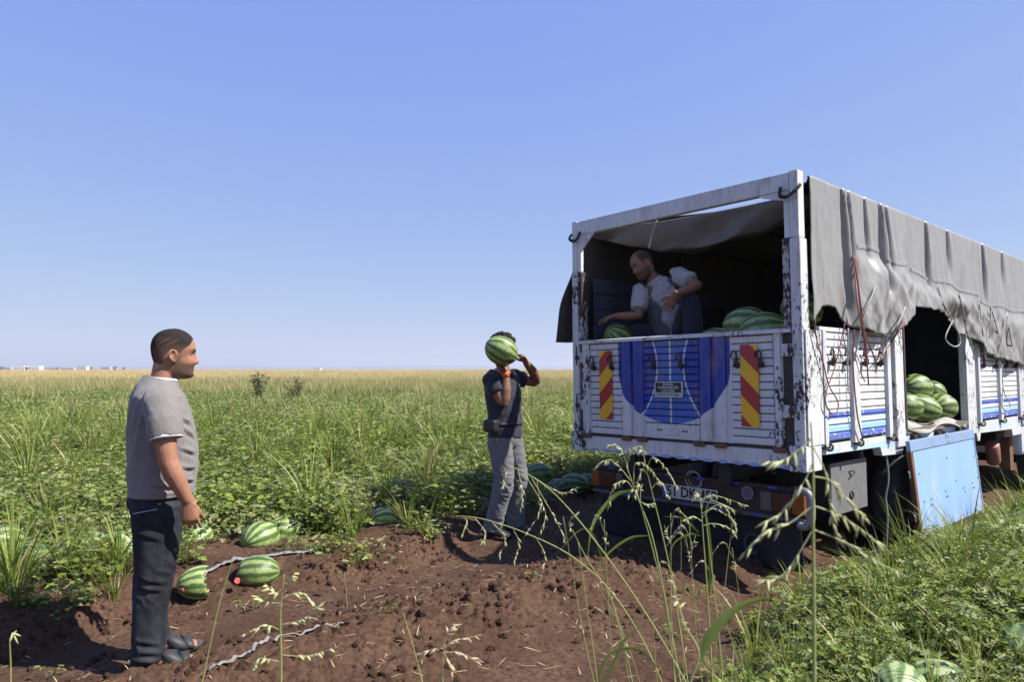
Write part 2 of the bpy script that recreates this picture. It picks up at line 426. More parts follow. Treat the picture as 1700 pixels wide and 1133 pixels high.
LOBED = [(0, 0), (-.12, .30), (.05, .48), (.28, .36), (.36, .52), (.62, .46), (.66, .24), (.86, .20), (1, 0)]
DEEP = [(0, 0), (.05, .06), (.10, .34), (.22, .38), (.20, .08), (.36, .07), (.46, .36), (.60, .34), (.52, .07), (.66, .07), (.78, .22), (.86, .18), (1, 0)]
OVAL = [(0, 0), (.2, .2), (.5, .26), (.8, .16), (1, 0)]
class Fol:
    def __init__(s): s.v = []; s.f = []; s.t = []
    def leaf(s, p, d, n, L, shape, tint, fold=.25, droop=.25):
        p = np.asarray(p, float); d = np.asarray(d, float); d /= np.linalg.norm(d); n = np.asarray(n, float)
        n = n - d * (n @ d); n /= np.linalg.norm(n); sd = np.cross(n, d); k = len(s.v)
        mid = [q for q in shape]; up = []; lo = []
        for (u, v) in shape:
            c = p + d * (u * L) - n * (droop * L * u * u)
            up.append(c + sd * v * L + n * (fold * v * L)); lo.append(c - sd * v * L + n * (fold * v * L))
        m = len(shape); s.v += up + lo[1:-1]
        s.f.append(tuple(range(k, k + m))); s.f.append((k,) + (k + m - 1,) + tuple(range(k + m + m - 3, k + m - 1, -1)))
        s.t += [tint] * (2 * m - 2)
    def blade(s, p, az, L, w, lean, curl, tint, seg=5, tw=0.0):
        """grass blade: rises with lean and bends over with curl (radians)"""
        p = np.asarray(p, float); h = np.array([math.cos(az), math.sin(az), 0]); sd = np.array([-math.sin(az + tw), math.cos(az + tw), 0])
        k = len(s.v); a = lean; q = p.copy()
        for i in range(seg + 1):
            u = i / seg; ww = w * (1 - u ** 2.2) * .5 * (0.75 + .5 * min(1, u * 4) * .5)
            if i < seg: s.v += [q - sd * ww, q + sd * ww]; s.t += [tint, tint]
            else: s.v.append(q.copy()); s.t.append(tint)
            q = q + (h * math.sin(a) + np.array([0, 0, math.cos(a)])) * (L / seg); a += curl / seg
        for i in range(seg - 1): s.f.append((k + 2 * i, k + 2 * i + 1, k + 2 * i + 3, k + 2 * i + 2))
        s.f.append((k + 2 * seg - 2, k + 2 * seg - 1, k + 2 * seg))
    def stick(s, a, b, r, tint):
        t = MB().tube([a, b], [r, r * .6], 4, cap=False); k = len(s.v); s.v += [np.array(v) for v in t.v]; s.f += [tuple(i + k for i in f) for f in t.f]; s.t += [tint] * len(t.v)
    def proto(s, name, mat='leaf'): return proto(name, s.v, s.f, mat, np.array(s.t))
def tnt(c, v=.25):
    k = 1 + random.uniform(-v, v); return (c[0] * k * random.uniform(.88, 1.14), c[1] * k, c[2] * k * random.uniform(.8, 1.2))
GR1, GR2, GR3, GRY, BRI, STR, DRY = (.118, .160, .027), (.074, .118, .022), (.165, .205, .043), (.225, .25, .10), (.172, .218, .034), (.48, .39, .20), (.33, .27, .135)
PAL = (.30, .33, .16)
U = random.uniform
def rdir(tilt):
    a = U(0, 6.283); return np.array([math.cos(a) * tilt, math.sin(a) * tilt, 1.0])
def vine(n=64, Rr=.28, hgt=.26, cols=(GRY, GR1, GR3, PAL), shape=DEEP, L=(.04, .078)):
    f = Fol()
    for _ in range(n):
        r = Rr * math.sqrt(random.random()); a = U(0, 6.283); z = .03 + hgt * (1 - .6 * (r / Rr) ** 2) * random.random() ** .7
        p = (r * math.cos(a), r * math.sin(a), z); b = a + U(-1.2, 1.2)
        f.leaf(p, (math.cos(b), math.sin(b), U(-.2, .5)), rdir(U(0, .75)), U(*L), shape, tnt(random.choice(cols)), U(.1, .4), U(.05, .4))
        if random.random() < .4: f.stick((p[0] * .4, p[1] * .4, 0), p, .0022, tnt(GR3))
    return f
def mallow(n=42, Rr=.2, H=.36):
    f = Fol()
    for _ in range(n):
        r = Rr * math.sqrt(random.random()); a = U(0, 6.283); z = U(.08, H) * (1 - .4 * (r / Rr)); p = np.array((r * math.cos(a), r * math.sin(a), z))
        b = a + U(-1, 1); f.leaf(p, (math.cos(b), math.sin(b), U(-.1, .3)), rdir(U(0, .6)), U(.032, .066), LOBED, tnt(random.choice((BRI, GR1, GR3, BRI))), U(.05, .3), U(.1, .4))
        f.stick((p[0] * .3, p[1] * .3, 0), p, .002, tnt(GR3))
    return f
def tuft(n=46, Lr=(.22, .6), w=(.005, .011), Rr=.07, cols=(GR1, GR3, BRI), spread=.5, curl=(.4, 1.6), dry=.08):
    f = Fol()
    for _ in range(n):
        r = Rr * random.random(); a = U(0, 6.283)
        f.blade((r * math.cos(a), r * math.sin(a), 0), a + U(-.6, .6), U(*Lr), U(*w), U(0, spread), U(*curl), tnt(STR if random.random() < dry else random.choice(cols)), 5, U(-.6, .6))
    return f
def panicle_tuft(n=6, H=(.45, .75), col=STR, green=GR3, blades=18):
    f = tuft(blades, (.25, .5), (.004, .008), .06)
    for _ in range(n):
        a = U(0, 6.283); L = U(*H); lean = U(0, .35); tip = np.array([math.cos(a) * math.sin(lean), math.sin(a) * math.sin(lean), math.cos(lean)]) * L
        b = np.array([U(-.04, .04), U(-.04, .04), 0]); f.stick(b, b + tip, .0018, tnt(green))
        for k in range(12):
            t = U(.68, 1.0); p = b + tip * t; f.leaf(p, (U(-1, 1), U(-1, 1), U(-.6, .8)), rdir(1), U(.02, .035), [(0, 0), (.3, .13), (.7, .1), (1, 0)], tnt(col), .1, .2)
    return f
def straw_clump(n=80, Rr=.55, H=(.45, .95), cols=(STR, STR, DRY), w=(.006, .014)):
    f = Fol()
    for _ in range(n):
        r = Rr * math.sqrt(random.random()); a = U(0, 6.283)
        f.blade((r * math.cos(a), r * math.sin(a), 0), U(0, 6.283), U(*H), U(*w), U(0, .35), U(0, .7), tnt(random.choice(cols), .2), 3, U(-1, 1))
    return f
def weed(n=150, Rr=.17, H=.35, cols=(GR3, GRY, BRI)):
    f = Fol()
    for _ in range(14):
        a = U(0, 6.283); f.stick((0, 0, 0), (Rr * math.cos(a) * U(.3, 1), Rr * math.sin(a) * U(.3, 1), H * U(.6, 1)), .002, tnt(GR3))
    for _ in range(n):
        v = np.array([random.gauss(0, 1), random.gauss(0, 1), random.gauss(0, 1)]); v /= np.linalg.norm(v); v *= random.random() ** .4
        p = (v[0] * Rr, v[1] * Rr, H * .55 + v[2] * H * .45); f.leaf(p, (U(-1, 1), U(-1, 1), U(-.2, .8)), rdir(.8), U(.018, .036), OVAL, tnt(random.choice(cols)), .2, .2)
    return f
P_NEAR = [vine().proto('vine'), vine(46, .3, .22, (GRY, PAL, GR3, DRY)).proto('vine'), vine(54, .26, .30, (GR1, GR3, GRY), LOBED, (.034, .062)).proto('vine'),
          mallow().proto('mallow'), mallow(34, .17, .42).proto('mallow'), tuft().proto('tuft'), tuft(36, (.3, .75), (.006, .013), .06, (GR3, BRI, GR1), .35, (.3, 1.3)).proto('tuft'),
          panicle_tuft().proto('tuft'), weed().proto('weed'), weed(130, .15, .3, (GR1, GR2, GR3)).proto('weed')]
P_MID = [vine(70, .42, .34, (GR1, GR3, GRY), LOBED, (.05, .09)).proto('vine'), tuft(60, (.2, .5), (.008, .015), .25, (GR1, GR3, BRI), .5).proto('tuft'),
         tuft(60, (.25, .55), (.008, .015), .3, (GR2, GR1, GR3), .45, dry=.15).proto('tuft'), vine(70, .45, .3, (GRY, GR3, PAL), LOBED, (.05, .085)).proto('vine'),
         straw_clump(50, .4, (.4, .8), (STR, DRY, GR3), (.008, .014)).proto('straw')]
P_FAR = [straw_clump().proto('straw', 'dry_leaf'), straw_clump(70, .6, (.4, .85), (STR, (.5, .40, .22), DRY)).proto('straw', 'dry_leaf'), straw_clump(70, .6, (.35, .8), (DRY, GR3, STR)).proto('straw', 'dry_leaf')]

def pick(n, w): w = np.array(w, float); return rng.choice(len(w), n, p=w / w.sum())
def in_view(x, y, m=1.15): return (np.abs(x) < (.735 * m * y + .5)) & (y > 0)
def truck_clear(x, y, g=.1):
    lx = (x - TRUCK_LOC.x) * .6596 - (y - TRUCK_LOC.y) * .7516; ly = (x - TRUCK_LOC.x) * TDIR[0] + (y - TRUCK_LOC.y) * TDIR[1]
    return ~((np.abs(lx) < 1.12 + g) & (ly > -g) & (ly < 8))
def blob_field(x, y, s, z): return n2(x, y, s, 2, z)
# near left field
N = 9500
x = rng.uniform(-14, 14, N); y = rng.uniform(2.6, 15, N); dl, dr = ground_parts(x, y)
KEEP_OUT = [(-2.07, 5.55, .20), (-1.9, 5.8, .16), (-1.2, 6.35, .17), (-2.05, 4.75, .22), (-1.75, 4.95, .22), (-2.2, 5.3, .12), (-3.5, 5.0, .13), (-3.28, 5.2, .13), (-3.0, 5.3, .13), (.35, 8.6, .3), (.6, 8.0, .3), (.1, 8.0, .2), (-.1, 6.1, .2), (-1.98, 5.2, .24), (-1.85, 5.5, .2), (-1.8, 5.3, .2), (-1.12, 6.0, .2), (-1.16, 6.2, .18), (-2.45, 5.35, .14), (-2.05, 4.55, .2), (-3.05, 4.9, .12), (-2.85, 5.0, .12)]
ok = in_view(x, y) & (dl > -.02) & truck_clear(x, y) & (rng.random(N) < .72 + .4 * sstep(5, 8, y))
for a, b, r in KEEP_OUT: ok &= np.hypot(x - a, y - b) > r
x, y, dl = x[ok], y[ok], dl[ok]; n = len(x)
s1 = blob_field(x, y, .55, 3.3); s2 = blob_field(x, y, .8, 8.1)
idx = np.where(s1 > .12, pick(n, [1, 1, 3, 4, 3, .6, .5, .3, .6, .4]), np.where(s2 > .24, pick(n, [1.5, 1.5, 1.5, 1, .5, 2, 2, .5, .7, .7]), pick(n, [4, 4, 3, 2, .8, .55, .3, .2, 1.4, .8])))
hs_ = (.75 + .45 * rng.random(n)) * (.62 + .38 * sstep(.0, .8, dl)) * (1 + .22 * s1 + .25 * sstep(7, 12, y))
scatter('field_vegetation', P_NEAR, np.stack([x, y, ground_z(x, y) - .015], 1), np.stack([rng.normal(0, .1, n), rng.normal(0, .1, n), rng.uniform(0, 6.28, n)], 1), hs_, idx,
        'dense green melon vines, weeds and grass covering the field', 'vegetation')
# mid field
N = 20000
y = 14 + (62 - 14) * rng.random(N) ** .8; x = rng.uniform(-1, 1, N) * (.735 * 1.15 * y + 1)
n = N; s1 = blob_field(x, y * .5, .22, 5.0); s2 = blob_field(x, y * .5, .3, 15.0)
idx = np.where(s1 > .2, pick(n, [1.5, 1.8, 1.8, 1.5, .2]), np.where(s2 > .1, pick(n, [3, .3, .3, 3, .06]), pick(n, [3, .6, .6, 3, .15])))
idx = np.where(y + 14 * s2 + 4 * rng.normal(size=n) > 42, 4, idx)
scatter('far_field_vegetation', P_MID, np.stack([x, y, np.full(n, .1)], 1), np.stack([rng.normal(0, .08, n), rng.normal(0, .08, n), rng.uniform(0, 6.28, n)], 1),
        (.8 + .5 * rng.random(n)) * (1 + .25 * s1), idx, 'green vine and grass cover further out in the field', 'vegetation')
# straw field
N = 17000
y = 46 * (320 / 46) ** (rng.random(N) ** .85); x = rng.uniform(-1, 1, N) * (.735 * 1.12 * y + 1)
s1 = n2(x, y * .6, .06, 2, 5.0); ok = y + 14 * s1 > 52; x, y, s1 = x[ok], y[ok], s1[ok]; n = len(x)
scatter('dry_grass', P_FAR, np.stack([x, y, np.full(n, .08)], 1), np.stack([rng.normal(0, .06, n), rng.normal(0, .06, n), rng.uniform(0, 6.28, n)], 1),
        (.9 + .4 * rng.random(n)) * (1 + .004 * np.clip(y - 60, 0, 200)), np.where(s1 < -.15, pick(n, [.4, .6, 2]), pick(n, [2, 2, .3])), 'tall dry yellow grass stretching to the horizon', 'grass')
# right hand verge
N = 5200
x = rng.uniform(.5, 9, N); y = rng.uniform(1.9, 9.5, N); dl, dr = ground_parts(x, y)
RK = [(1.72, 3.0, .08), (2.0, 3.05, .08), (2.56, 3.3, .12), (3.75, 5.45, .16), (4.1, 5.45, .16), (4.4, 5.9, .15)]
ok = in_view(x, y) & (dr > .0) & truck_clear(x, y, .25) & (rng.random(N) < .8)
for a, b, r in RK: ok &= np.hypot(x - a, y - b) > r
x, y, dr = x[ok], y[ok], dr[ok]; n = len(x)
s1 = blob_field(x, y, .9, 13.3)
idx = np.where(s1 > .1, pick(n, [2, 2, 2, 4, 3, 1, .4, .05, 1, 1]), pick(n, [3, 3, 2, 1.5, .6, 1.4, .6, .1, 2.2, 1.2]))
lowcam = .62 + .36 * sstep(2.4, 4.0, y)
scatter('verge_vegetation', P_NEAR, np.stack([x, y, ground_z(x, y) - .02], 1), np.stack([rng.normal(0, .12, n), rng.normal(0, .12, n), rng.uniform(0, 6.28, n)], 1),
        (.7 + .4 * rng.random(n)) * lowcam * (.7 + .3 * sstep(0, .5, dr)), idx, 'low leafy weeds and melon vines on the right hand verge', 'vegetation')
# straw litter and seedlings on the soil
f = [Fol() for _ in range(3)]
for q in f:
    q.blade((0, 0, 0), 0, U(.04, .09), .004, 1.45, U(.05, .3), (.52, .42, .24), 3)
LIT = [q.proto('litter', 'dry_leaf') for q in f]
seed = vine(9, .06, .05, (GR3, BRI, GR1), LOBED, (.018, .032)).proto('seedling')
N = 1500
x = rng.uniform(-3.5, 3, N); y = rng.uniform(2.4, 6.8, N); dl, dr = ground_parts(x, y); ok = (dl < 0) & (dr < 0); x, y = x[ok], y[ok]; n = len(x)
idx = pick(n, [1, 1, 1, .06])
scatter('straw_litter', LIT + [seed], np.stack([x, y, ground_z(x, y) + .006], 1), np.stack([rng.normal(0, .06, n), rng.normal(0, .1, n), rng.uniform(0, 6.28, n)], 1), .5 + .9 * rng.random(n), idx, 'bits of dry straw and seedlings on the bare soil', 'litter')
# ------------------------------------------------------------------ far things on the horizon
for n_, c_ in (('far_white', (.74, .74, .72)), ('far_grey', (.36, .35, .34)), ('far_dark', (.09, .09, .1)), ('far_roof', (.42, .30, .25))): simple(n_, c_, .8)
def far_building(px0, px1, ytop, dist, mat, roof, label, nwin):
    a, b = at(px0, 614, dist), at(px1, 614, dist); H = at(px0, ytop, dist).z; w = b.x - a.x
    e = empty('farm_building', ((a.x + b.x) / 2, dist, 0)); tag(e, label, 'building', 'low buildings along the far horizon')
    MB().box(-w / 2, w / 2, 0, w * .6, -.5, H).build('wall', mat, e)
    MB().prism([(-w / 2 - .3, H), (w / 2 + .3, H), (w / 2 - .4, H + .9), (-w / 2 + .4, H + .9)], -.3, w * .6 + .3).build('roof', roof, e)
    for k in range(nwin):
        x0 = -w / 2 + w * (k + .3) / nwin; MB().box(x0, x0 + w / nwin * .4, -.06, .2, H * .35, H * .75).build('window', 'far_dark', e)
far_building(5, 17, 611.5, 800, 'far_grey', 'far_grey', 'low grey building at the left end of the horizon', 3)
far_building(22, 40, 610, 800, 'far_white', 'far_white', 'white building on the left horizon, second from the frame edge', 4)
far_building(47, 65, 610, 800, 'far_white', 'far_white', 'wide white flat roofed building on the left horizon', 4)
far_building(77, 92, 612, 950, 'far_grey', 'far_roof', 'small hazy building right of the wide white one', 3)
far_building(100, 122, 612, 950, 'far_grey', 'far_roof', 'long hazy building with brownish roof on the horizon', 4)
far_building(127, 143, 610.5, 520, 'far_white', 'far_grey', 'nearer white shed standing in the dry grass', 3)
far_building(168, 182, 610.5, 950, 'far_grey', 'far_grey', 'hazy grey building left of the man in grey', 3)
far_building(520, 532, 612, 900, 'far_white', 'far_grey', 'tiny pale building on the horizon left of the centre', 2)
# far hazy ridge
V = []; nn = 160
for i in range(nn):
    xx = -7000 + 14000 * i / (nn - 1); hh = 14 + 16 * (fbm(np.array([[xx * .0011, 3.0, 0]]), 4)[0] + .4)
    V += [(xx, 4200, -5), (xx, 4200 + 60, max(4, hh)), (xx, 4700, -5)]
me_ = MB(); me_.add(V, [(i * 3 + k, i * 3 + 3 + k, i * 3 + 4 + k, i * 3 + 1 + k) for i in range(nn - 1) for k in (0, 1)])
simple('hill', (.16, .16, .13), .9)
tag(me_.build('hills', 'hill'), 'low hazy ridge on the far horizon', 'hills', kind='structure')
# dark weeds standing out of the field
def dark_weed(x, y, H, W, label, col=((.05, .075, .03), (.08, .10, .05), (.12, .12, .07)), name='weed_bush', cat='weed', group=None, lf=1.0):
    e = empty(name, (x, y, .08)); tag(e, label, cat, group)
    st = MB(); f = Fol()
    for _ in range(16):
        a = U(0, 6.28); tip = np.array([math.cos(a) * W * U(.1, .9), math.sin(a) * W * U(.1, .9), H * U(.6, 1.1)]); st.tube([(0, 0, 0), tip * .5 + np.array([0, 0, H * .1]), tip], [.012 * lf, .008 * lf, .004 * lf], 4)
        for _ in range(34):
            t = random.random() ** .6; p = tip * t + np.array([U(-1, 1), U(-1, 1), U(-1, 1)]) * W * .16; f.leaf(p, (U(-1, 1), U(-1, 1), U(-.2, 1)), rdir(.9), U(.05, .11) * lf, OVAL, tnt(random.choice(col)))
    st.build('stem', 'weed_stem', e); o = mesh_obj('foliage', f.v, f.f, 'leaf', e, attrs={'tint': np.array(f.t)}); o['kind'] = 'stuff'
simple('weed_stem', (.09, .08, .04), .8)
p = at(432, 640, 27); dark_weed(p.x, p.y, 1.25, .5, 'dark weed clump against the dry grass, left one of the pair')
p = at(490, 640, 29); dark_weed(p.x, p.y, 1.05, .55, 'dark weed clump against the dry grass, right one of the pair')
for px, dist, H, lb in ((2, 700, 3.6, 'tree beside the leftmost far building'), (44, 760, 4.0, 'tree between the two white far buildings'), (71, 820, 4.2, 'tree right of the wide white far building'), (95, 800, 3.6, 'small tree between the hazy far buildings'), (150, 780, 4.4, 'tree right of the nearer white shed'), (190, 800, 5.0, 'tree on the horizon left of the man in grey'), (205, 900, 4.0, 'fainter tree nearest to the man in grey on the horizon')):
    p = at(px, 614, dist); dark_weed(p.x, p.y, H, H * .6, lb, name='far_tree', cat='tree', group='small trees on the far horizon', lf=9.0)
# ------------------------------------------------------------------ truck materials
TI = TRUCK_M.inverted()
def tl(px, py, axis, val):
    """truck-local point where the photo ray meets the plane axis = val"""
    o = TI @ Vector((0, 0, EYE)); d = TI.to_3x3() @ (at(px, py, 1.0) - Vector((0, 0, EYE))); return o + d * ((val - o[axis]) / d[axis])
def painted(name, white=(.60, .61, .62), kind='plain', chips=.60, edge=0.0):
    m = M(name, .42); x, y, z = m.xyz(); c = m.rgb(white)
    c = m.mix(m.noise(3.0, 4, off=4), c, [v * .82 for v in white])
    if kind == 'rear':
        u = x + .02; e = (z - .75).min(0.0) / .46; inside = (u / .55).pow(2.0) + e * e
        wob = m.noise(9, 2) * .05 - .025
        blue = (inside + wob).lt(1.0)
        cz = (z - .76).pow(2.0) * .95 + .13; inner = (u.abs()).lt(cz)
        bl = m.mix(inner, (.010, .035, .30), (.035, .115, .46)); bl = m.mix(m.noise(5, 3), bl, m.scale(bl, .8))
        line = (u.abs() - cz).abs().lt(.0085); line = line.max(u.abs().lt(.0095))
        bl = m.mix(line, bl, (.55, .58, .62)); c = m.mix(blue, c, bl)
    if kind == 'side':
        def band(a, b): return z.gt(a) * z.lt(b)
        c = m.mix(band(.352, .402) * m.noise(26, 3).gt(.36), c, (.07, .13, .50)); c = m.mix(band(.255, .318), c, (.30, .50, .78)); c = m.mix(band(.19, .25) * m.noise(22, 3, off=3).gt(.38), c, (.07, .13, .50))
    if kind == 'sill':
        sc = (x * 24.0).sin().abs() * .022 + .016; c = m.mix((z - sc).lt(0.0), c, (.20, .33, .62))
    if kind == 'sillside': c = m.mix((z - .10).abs().lt(.03) * m.noise(5, 2).gt(.45), c, (.40, .56, .80))
    # grime streaks, rust bleed and chips
    st = m.noise(1.0, 4, .6, (38, 38, 3.2)); c = m.mix((st - .52) * 2.2, c, (.20, .17, .14))
    rs = m.noise(7, 5, .65, (1, 1, .35), off=2); c = m.mix((rs - .57) * 4.0, c, (.20, .11, .06)); c = m.mix((m.noise(2.5, 3, off=11) - .5) * 1.1, c, (.30, .29, .28))
    ch = m.noise(34, 6, .75, (1, 1, .6)); big = m.noise(2.6, 3, .5, off=7)
    v = ch * .62 + big * .38
    if edge: v = v + (x.abs() - .90).max(0.0) * edge
    chip = v.step(chips, chips + .012); c = m.mix(chip, c, (.035, .024, .02))
    m.base(c); m.rough(m.mix(chip, (.42, .42, .42), (.85, .85, .85))); m.bump(chip * -1.0, .5, .002); MAT[name] = m.m
painted('paint_rear', kind='rear', chips=.612, edge=.35); painted('paint_side', kind='side', chips=.635, white=(.66, .67, .68)); painted('paint_white', chips=.60)
painted('paint_post', chips=.552); painted('paint_rust', white=(.42, .41, .40), chips=.465); painted('paint_sill', kind='sill', chips=.62); painted('paint_sillside', kind='sillside', chips=.66)
painted('paint_frame', chips=.70, white=(.62, .63, .63))
painted('paint_bluedoor', white=(.22, .33, .52), chips=.60)
m = M('blue_door', .5); x, y, z = m.xyz(); c = m.mix(m.noise(4, 4), (.20, .33, .58), (.26, .40, .64))
wear = m.noise(1.4, 3, .6, (4, 4, 1)); c = m.mix(((wear - .5) * 3.0) * (z + .2).step(.25, -.45), c, (.52, .53, .52)); c = m.mix((m.noise(30, 5, .7) - .62) * 9.0, c, (.13, .07, .04)); m.base(c); MAT['blue_door'] = m.m
simple('iron', (.05, .042, .036), .75, .3, .4, 30); simple('rust', (.14, .065, .035), .85, 0, .45, 18); simple('chassis', (.014, .014, .015), .7); simple('rubber', (.028, .027, .027), .8, 0, .3, 14, .4, 30)
simple('toolbox_grey', (.13, .13, .13), .65, 0, .35, 26, .3, 50); simple('red_bumper', (.022, .007, .007), .6); simple('bumper_edge', (.06, .06, .065), .6); simple('plate_white', (.45, .45, .44), .5); simple('ink', (.012, .012, .014), .5); simple('silver', (.5, .5, .52), .35, .7)
simple('amber', (.20, .052, .006), .35); simple('lamp_red', (.045, .005, .005), .35); simple('lamp_clear', (.075, .072, .07), .35); simple('eu_blue', (.02, .06, .42), .4); simple('flap', (.012, .013, .021), .7, 0, .5, 7, .3, 25); simple('chalk', (.05, .053, .066), .8)
simple('groove', (.055, .045, .038), .9, 0, .5, 20); simple('bed_wood', (.13, .105, .08), .85, 0, .4, 12); simple('air_tank', (.24, .11, .075), .6, 0, .3, 10); simple('pipe_grey', (.20, .20, .21), .5, .3); simple('rope_red', (.22, .085, .08), .9); simple('rope_grey', (.30, .29, .27), .9); simple('cab_white', (.60, .62, .66), .3); simple('cab_glass', (.03, .035, .04), .08); simple('reflect_purple', (.09, .06, .12), .3)
simple('inner_board_shaded', (.040, .055, .085), .8, 0, .5, 5); simple('tarp_inner_shaded', (.055, .052, .048), .8, 0, .3, 6)  # bed boards and tarp underside: interior shade put into their darkened colour
m = M('warning', .35); x, y, z = m.xyz(); sgn = x.gt(0.0) * 2.0 - 1.0
tt = (z + (x.abs() - .707) * 1.0 + .0) / .302
q = (tt - .513).frac(); c = m.mix(q.gt(.5), (.34, .020, .024), (.74, .40, .012)); c = m.mix((m.noise(40, 4) - .66) * 6.0, c, (.2, .1, .05)); m.base(c); MAT['warning'] = m.m
# tarpaulin
m = M('tarpaulin', .42); nz = m.noise(2.2, 5, .6); c = m.mix(nz, (.195, .191, .182), (.265, .26, .248)); c = m.mix((m.noise(1.0, 4, .6, (14, 14, 1.2)) - .52) * 3.2, c, (.165, .155, .14)); c = m.mix((m.noise(3.5, 4, .7, off=6) - .55) * 3.0, c, (.18, .17, .155))
c = m.mix((m.noise(12, 4) - .64) * 4.0, c, (.40, .39, .37)); m.base(c); m.bump(m.noise(26, 5, .7) * .5 + m.noise(220, 2) * .15, .16, .012); MAT['tarpaulin'] = m.m

# ------------------------------------------------------------------ the truck
truck = empty('truck', TRUCK_LOC); truck.rotation_mode = 'YXZ'; truck.rotation_euler = TRUCK_ROT
tag(truck, 'old white and blue stake bed truck under a grey tarpaulin cover', 'truck')
def bx(name, mat, parent, *b, bevel=.004): return MB().box(*b).build(name, mat, parent, bevel=bevel)
# bed floor, sills
MB().box(-1.08, 1.08, .03, 5.72, .10, .16).build('bed_floor', 'bed_wood', truck)
sl = MB(); n = 44; pts = [(-1.1, .14)] + [(-1.1 + 2.2 * i / n, .006 + .020 * (1 - abs(math.sin((-1.1 + 2.2 * i / n) * 24)))) for i in range(n + 1)] + [(1.1, .14)]
sl.prism(pts, -.02, .03); rs_ = sl.build('rear_sill', 'paint_sill', truck)
for s in (-1, 1):
    mb = MB(); mb.ring((s * .99, -.026, .065), (0, 1, 0), .026, .008, 16, 6); mb.build('sill_hole_rim', 'iron', rs_)
    mb = MB(); mb.tube([(s * .99, -.022, .065), (s * .99, -.0215, .065)], .026, 14); mb.build('sill_hole', 'ink', rs_)
for s in (-1, 1):
    x0, x1 = (1.03, 1.10) if s > 0 else (-1.10, -1.03)
    pr = [(.03, .10), (1.30, .085), (1.34, .01), (1.77, -.005), (1.80, .07), (3.82, .055), (3.86, -.03), (3.92, -.03), (3.96, .05), (5.14, .03), (5.18, -.05), (5.72, -.05), (5.72, .17), (.03, .17)]
    MB().prism(pr, x0, x1, 0).build('side_sill', 'paint_sillside', truck, bevel=.003)
    bx('sill_corner', 'paint_post', truck, *((1.0, 1.125) if s > 0 else (-1.125, -1.0)), -.035, .20, .0, .18)
# corner posts and top frame
for s in (-1, 1):
    def sx(a, b): return (a, b) if s > 0 else (-b, -a)
    lp = bx('corner_post', 'paint_post', truck, *sx(1.035, 1.115), -.02, .10, .18, 1.66, bevel=.008)
    bx('post_channel', 'paint_rust', lp, *sx(.985, 1.033), -.028, .06, 1.02, 1.66, bevel=.006)
    bx('post_face', 'paint_post', lp, *sx(1.117, 1.13), .0, .24, .18, 1.0)
    up = bx('upper_post', 'paint_frame', truck, *sx(1.045, 1.11), -.016, .075, 1.662, 2.15, bevel=.006)
    MB().box(*sx(1.0, 1.043), -.012, .02, 1.67, 1.99).build('post_lip', 'paint_frame', up)
    g = [(1.04, 1.76 if s < 0 else 1.93), (1.04, 2.01), (.80, 2.01), (.84, 1.99)] if s > 0 else [(-1.04, 2.01), (-1.04, 1.80), (-.99, 1.86), (-.84, 2.0), (-.83, 2.01)]
    MB().prism(g if s < 0 else g[::-1], -.014, .0).build('gusset', 'paint_frame', up)
    ch = MB(); cps = curve_pts([(s * .99, -.035, 2.03), (s * 1.0, -.06, 1.97), (s * 1.05, -.06, 1.955), (s * 1.11, -.05, 1.99), (s * 1.125, .0, 2.04)], 6)
    for i, q in enumerate(cps[:-1]): ch.ring(q, (cps[i + 1] - q).cross(Vector((0, 0, 1)) if i % 2 else Vector((1, 0, .3))), .012, .0042, 8, 5)
    ch.build('chain', 'iron', up)
bx('top_crossbar', 'paint_frame', truck, -1.043, 1.043, -.018, .045, 2.012, 2.142, bevel=.006)
for y_ in (1.7, 3.4, 5.1):
    mb = MB(); mb.tube(curve_pts([(-1.08, y_, 1.5), (-1.08, y_, 2.02), (-.95, y_, 2.10), (0, y_, 2.12), (.95, y_, 2.10), (1.08, y_, 2.02), (1.08, y_, 1.5)], 5), .018, 8); mb.build('roof_bow', 'iron', truck, True)
for s in (-1, 0, 1): bx('roof_rail', 'iron', truck, s * 1.04 - .018, s * 1.04 + .018, .1 if s else 1.0, 5.72, 2.065, 2.10)
# tailgate
tg = bx('tailgate', 'groove', truck, -1.03, 1.03, .006, .03, .155, .985)
rail = MB(); rail.prism([(-.032, .985), (.036, .985), (.036, 1.012), (.004, 1.020), (-.032, 1.012)], -1.03, 1.03, 0); rail.build('top_rail', 'paint_post', tg)
def slat_rear(x0, x1, z0, z1, mat='paint_rear'):
    MB().prism([(-.004, z0 + .0035), (.0055, z0 + .0035), (.0055, z1 - .0035), (-.002, z1 - .0035), (-.0085, z1 - .012), (-.009, z0 + .012)], x0, x1, 0).build('slat', mat, tg)
for x0, x1, zb in ((-.90, -.535, .165), (-.288, .252, .29), (.545, .885, .165)):
    k = int(round((.98 - zb) / .0575)); h = (.98 - zb) / k
    for i in range(k): slat_rear(x0, x1, zb + i * h, zb + (i + 1) * h)
for xa, xb in ((-.534, -.289), (.253, .544), (-.904, -.901), (.886, .889)): bx('rib_panel', 'paint_rear', tg, xa, xb, -.002, .0055, .165, .984, bevel=0)
for xc in (-.475, -.345, .315, .445):                                   # pressed vertical ribs
    pr = [(.005, -.062), (-.018, -.055), (-.034, -.036), (-.040, 0), (-.034, .036), (-.018, .055), (.005, .062)]
    MB().prism([(xc + b * .92, a) for a, b in pr], .17, .982, 2).build('rib', 'paint_rear', tg, smooth=False, bevel=.003)
for xa, xb in ((-1.0, -.905), (.89, .955)):
    MB().prism([(xa, .004), (xa + .01, -.022), (xb - .01, -.022), (xb, .004)], .165, .984, 2).build('rib', 'paint_post', tg)
bx('lower_panel', 'paint_rear', tg, -.288, .252, -.012, .005, .165, .286); bx('lower_patch', 'paint_white', tg, -.10, .06, -.018, -.0125, .20, .255, bevel=.01)
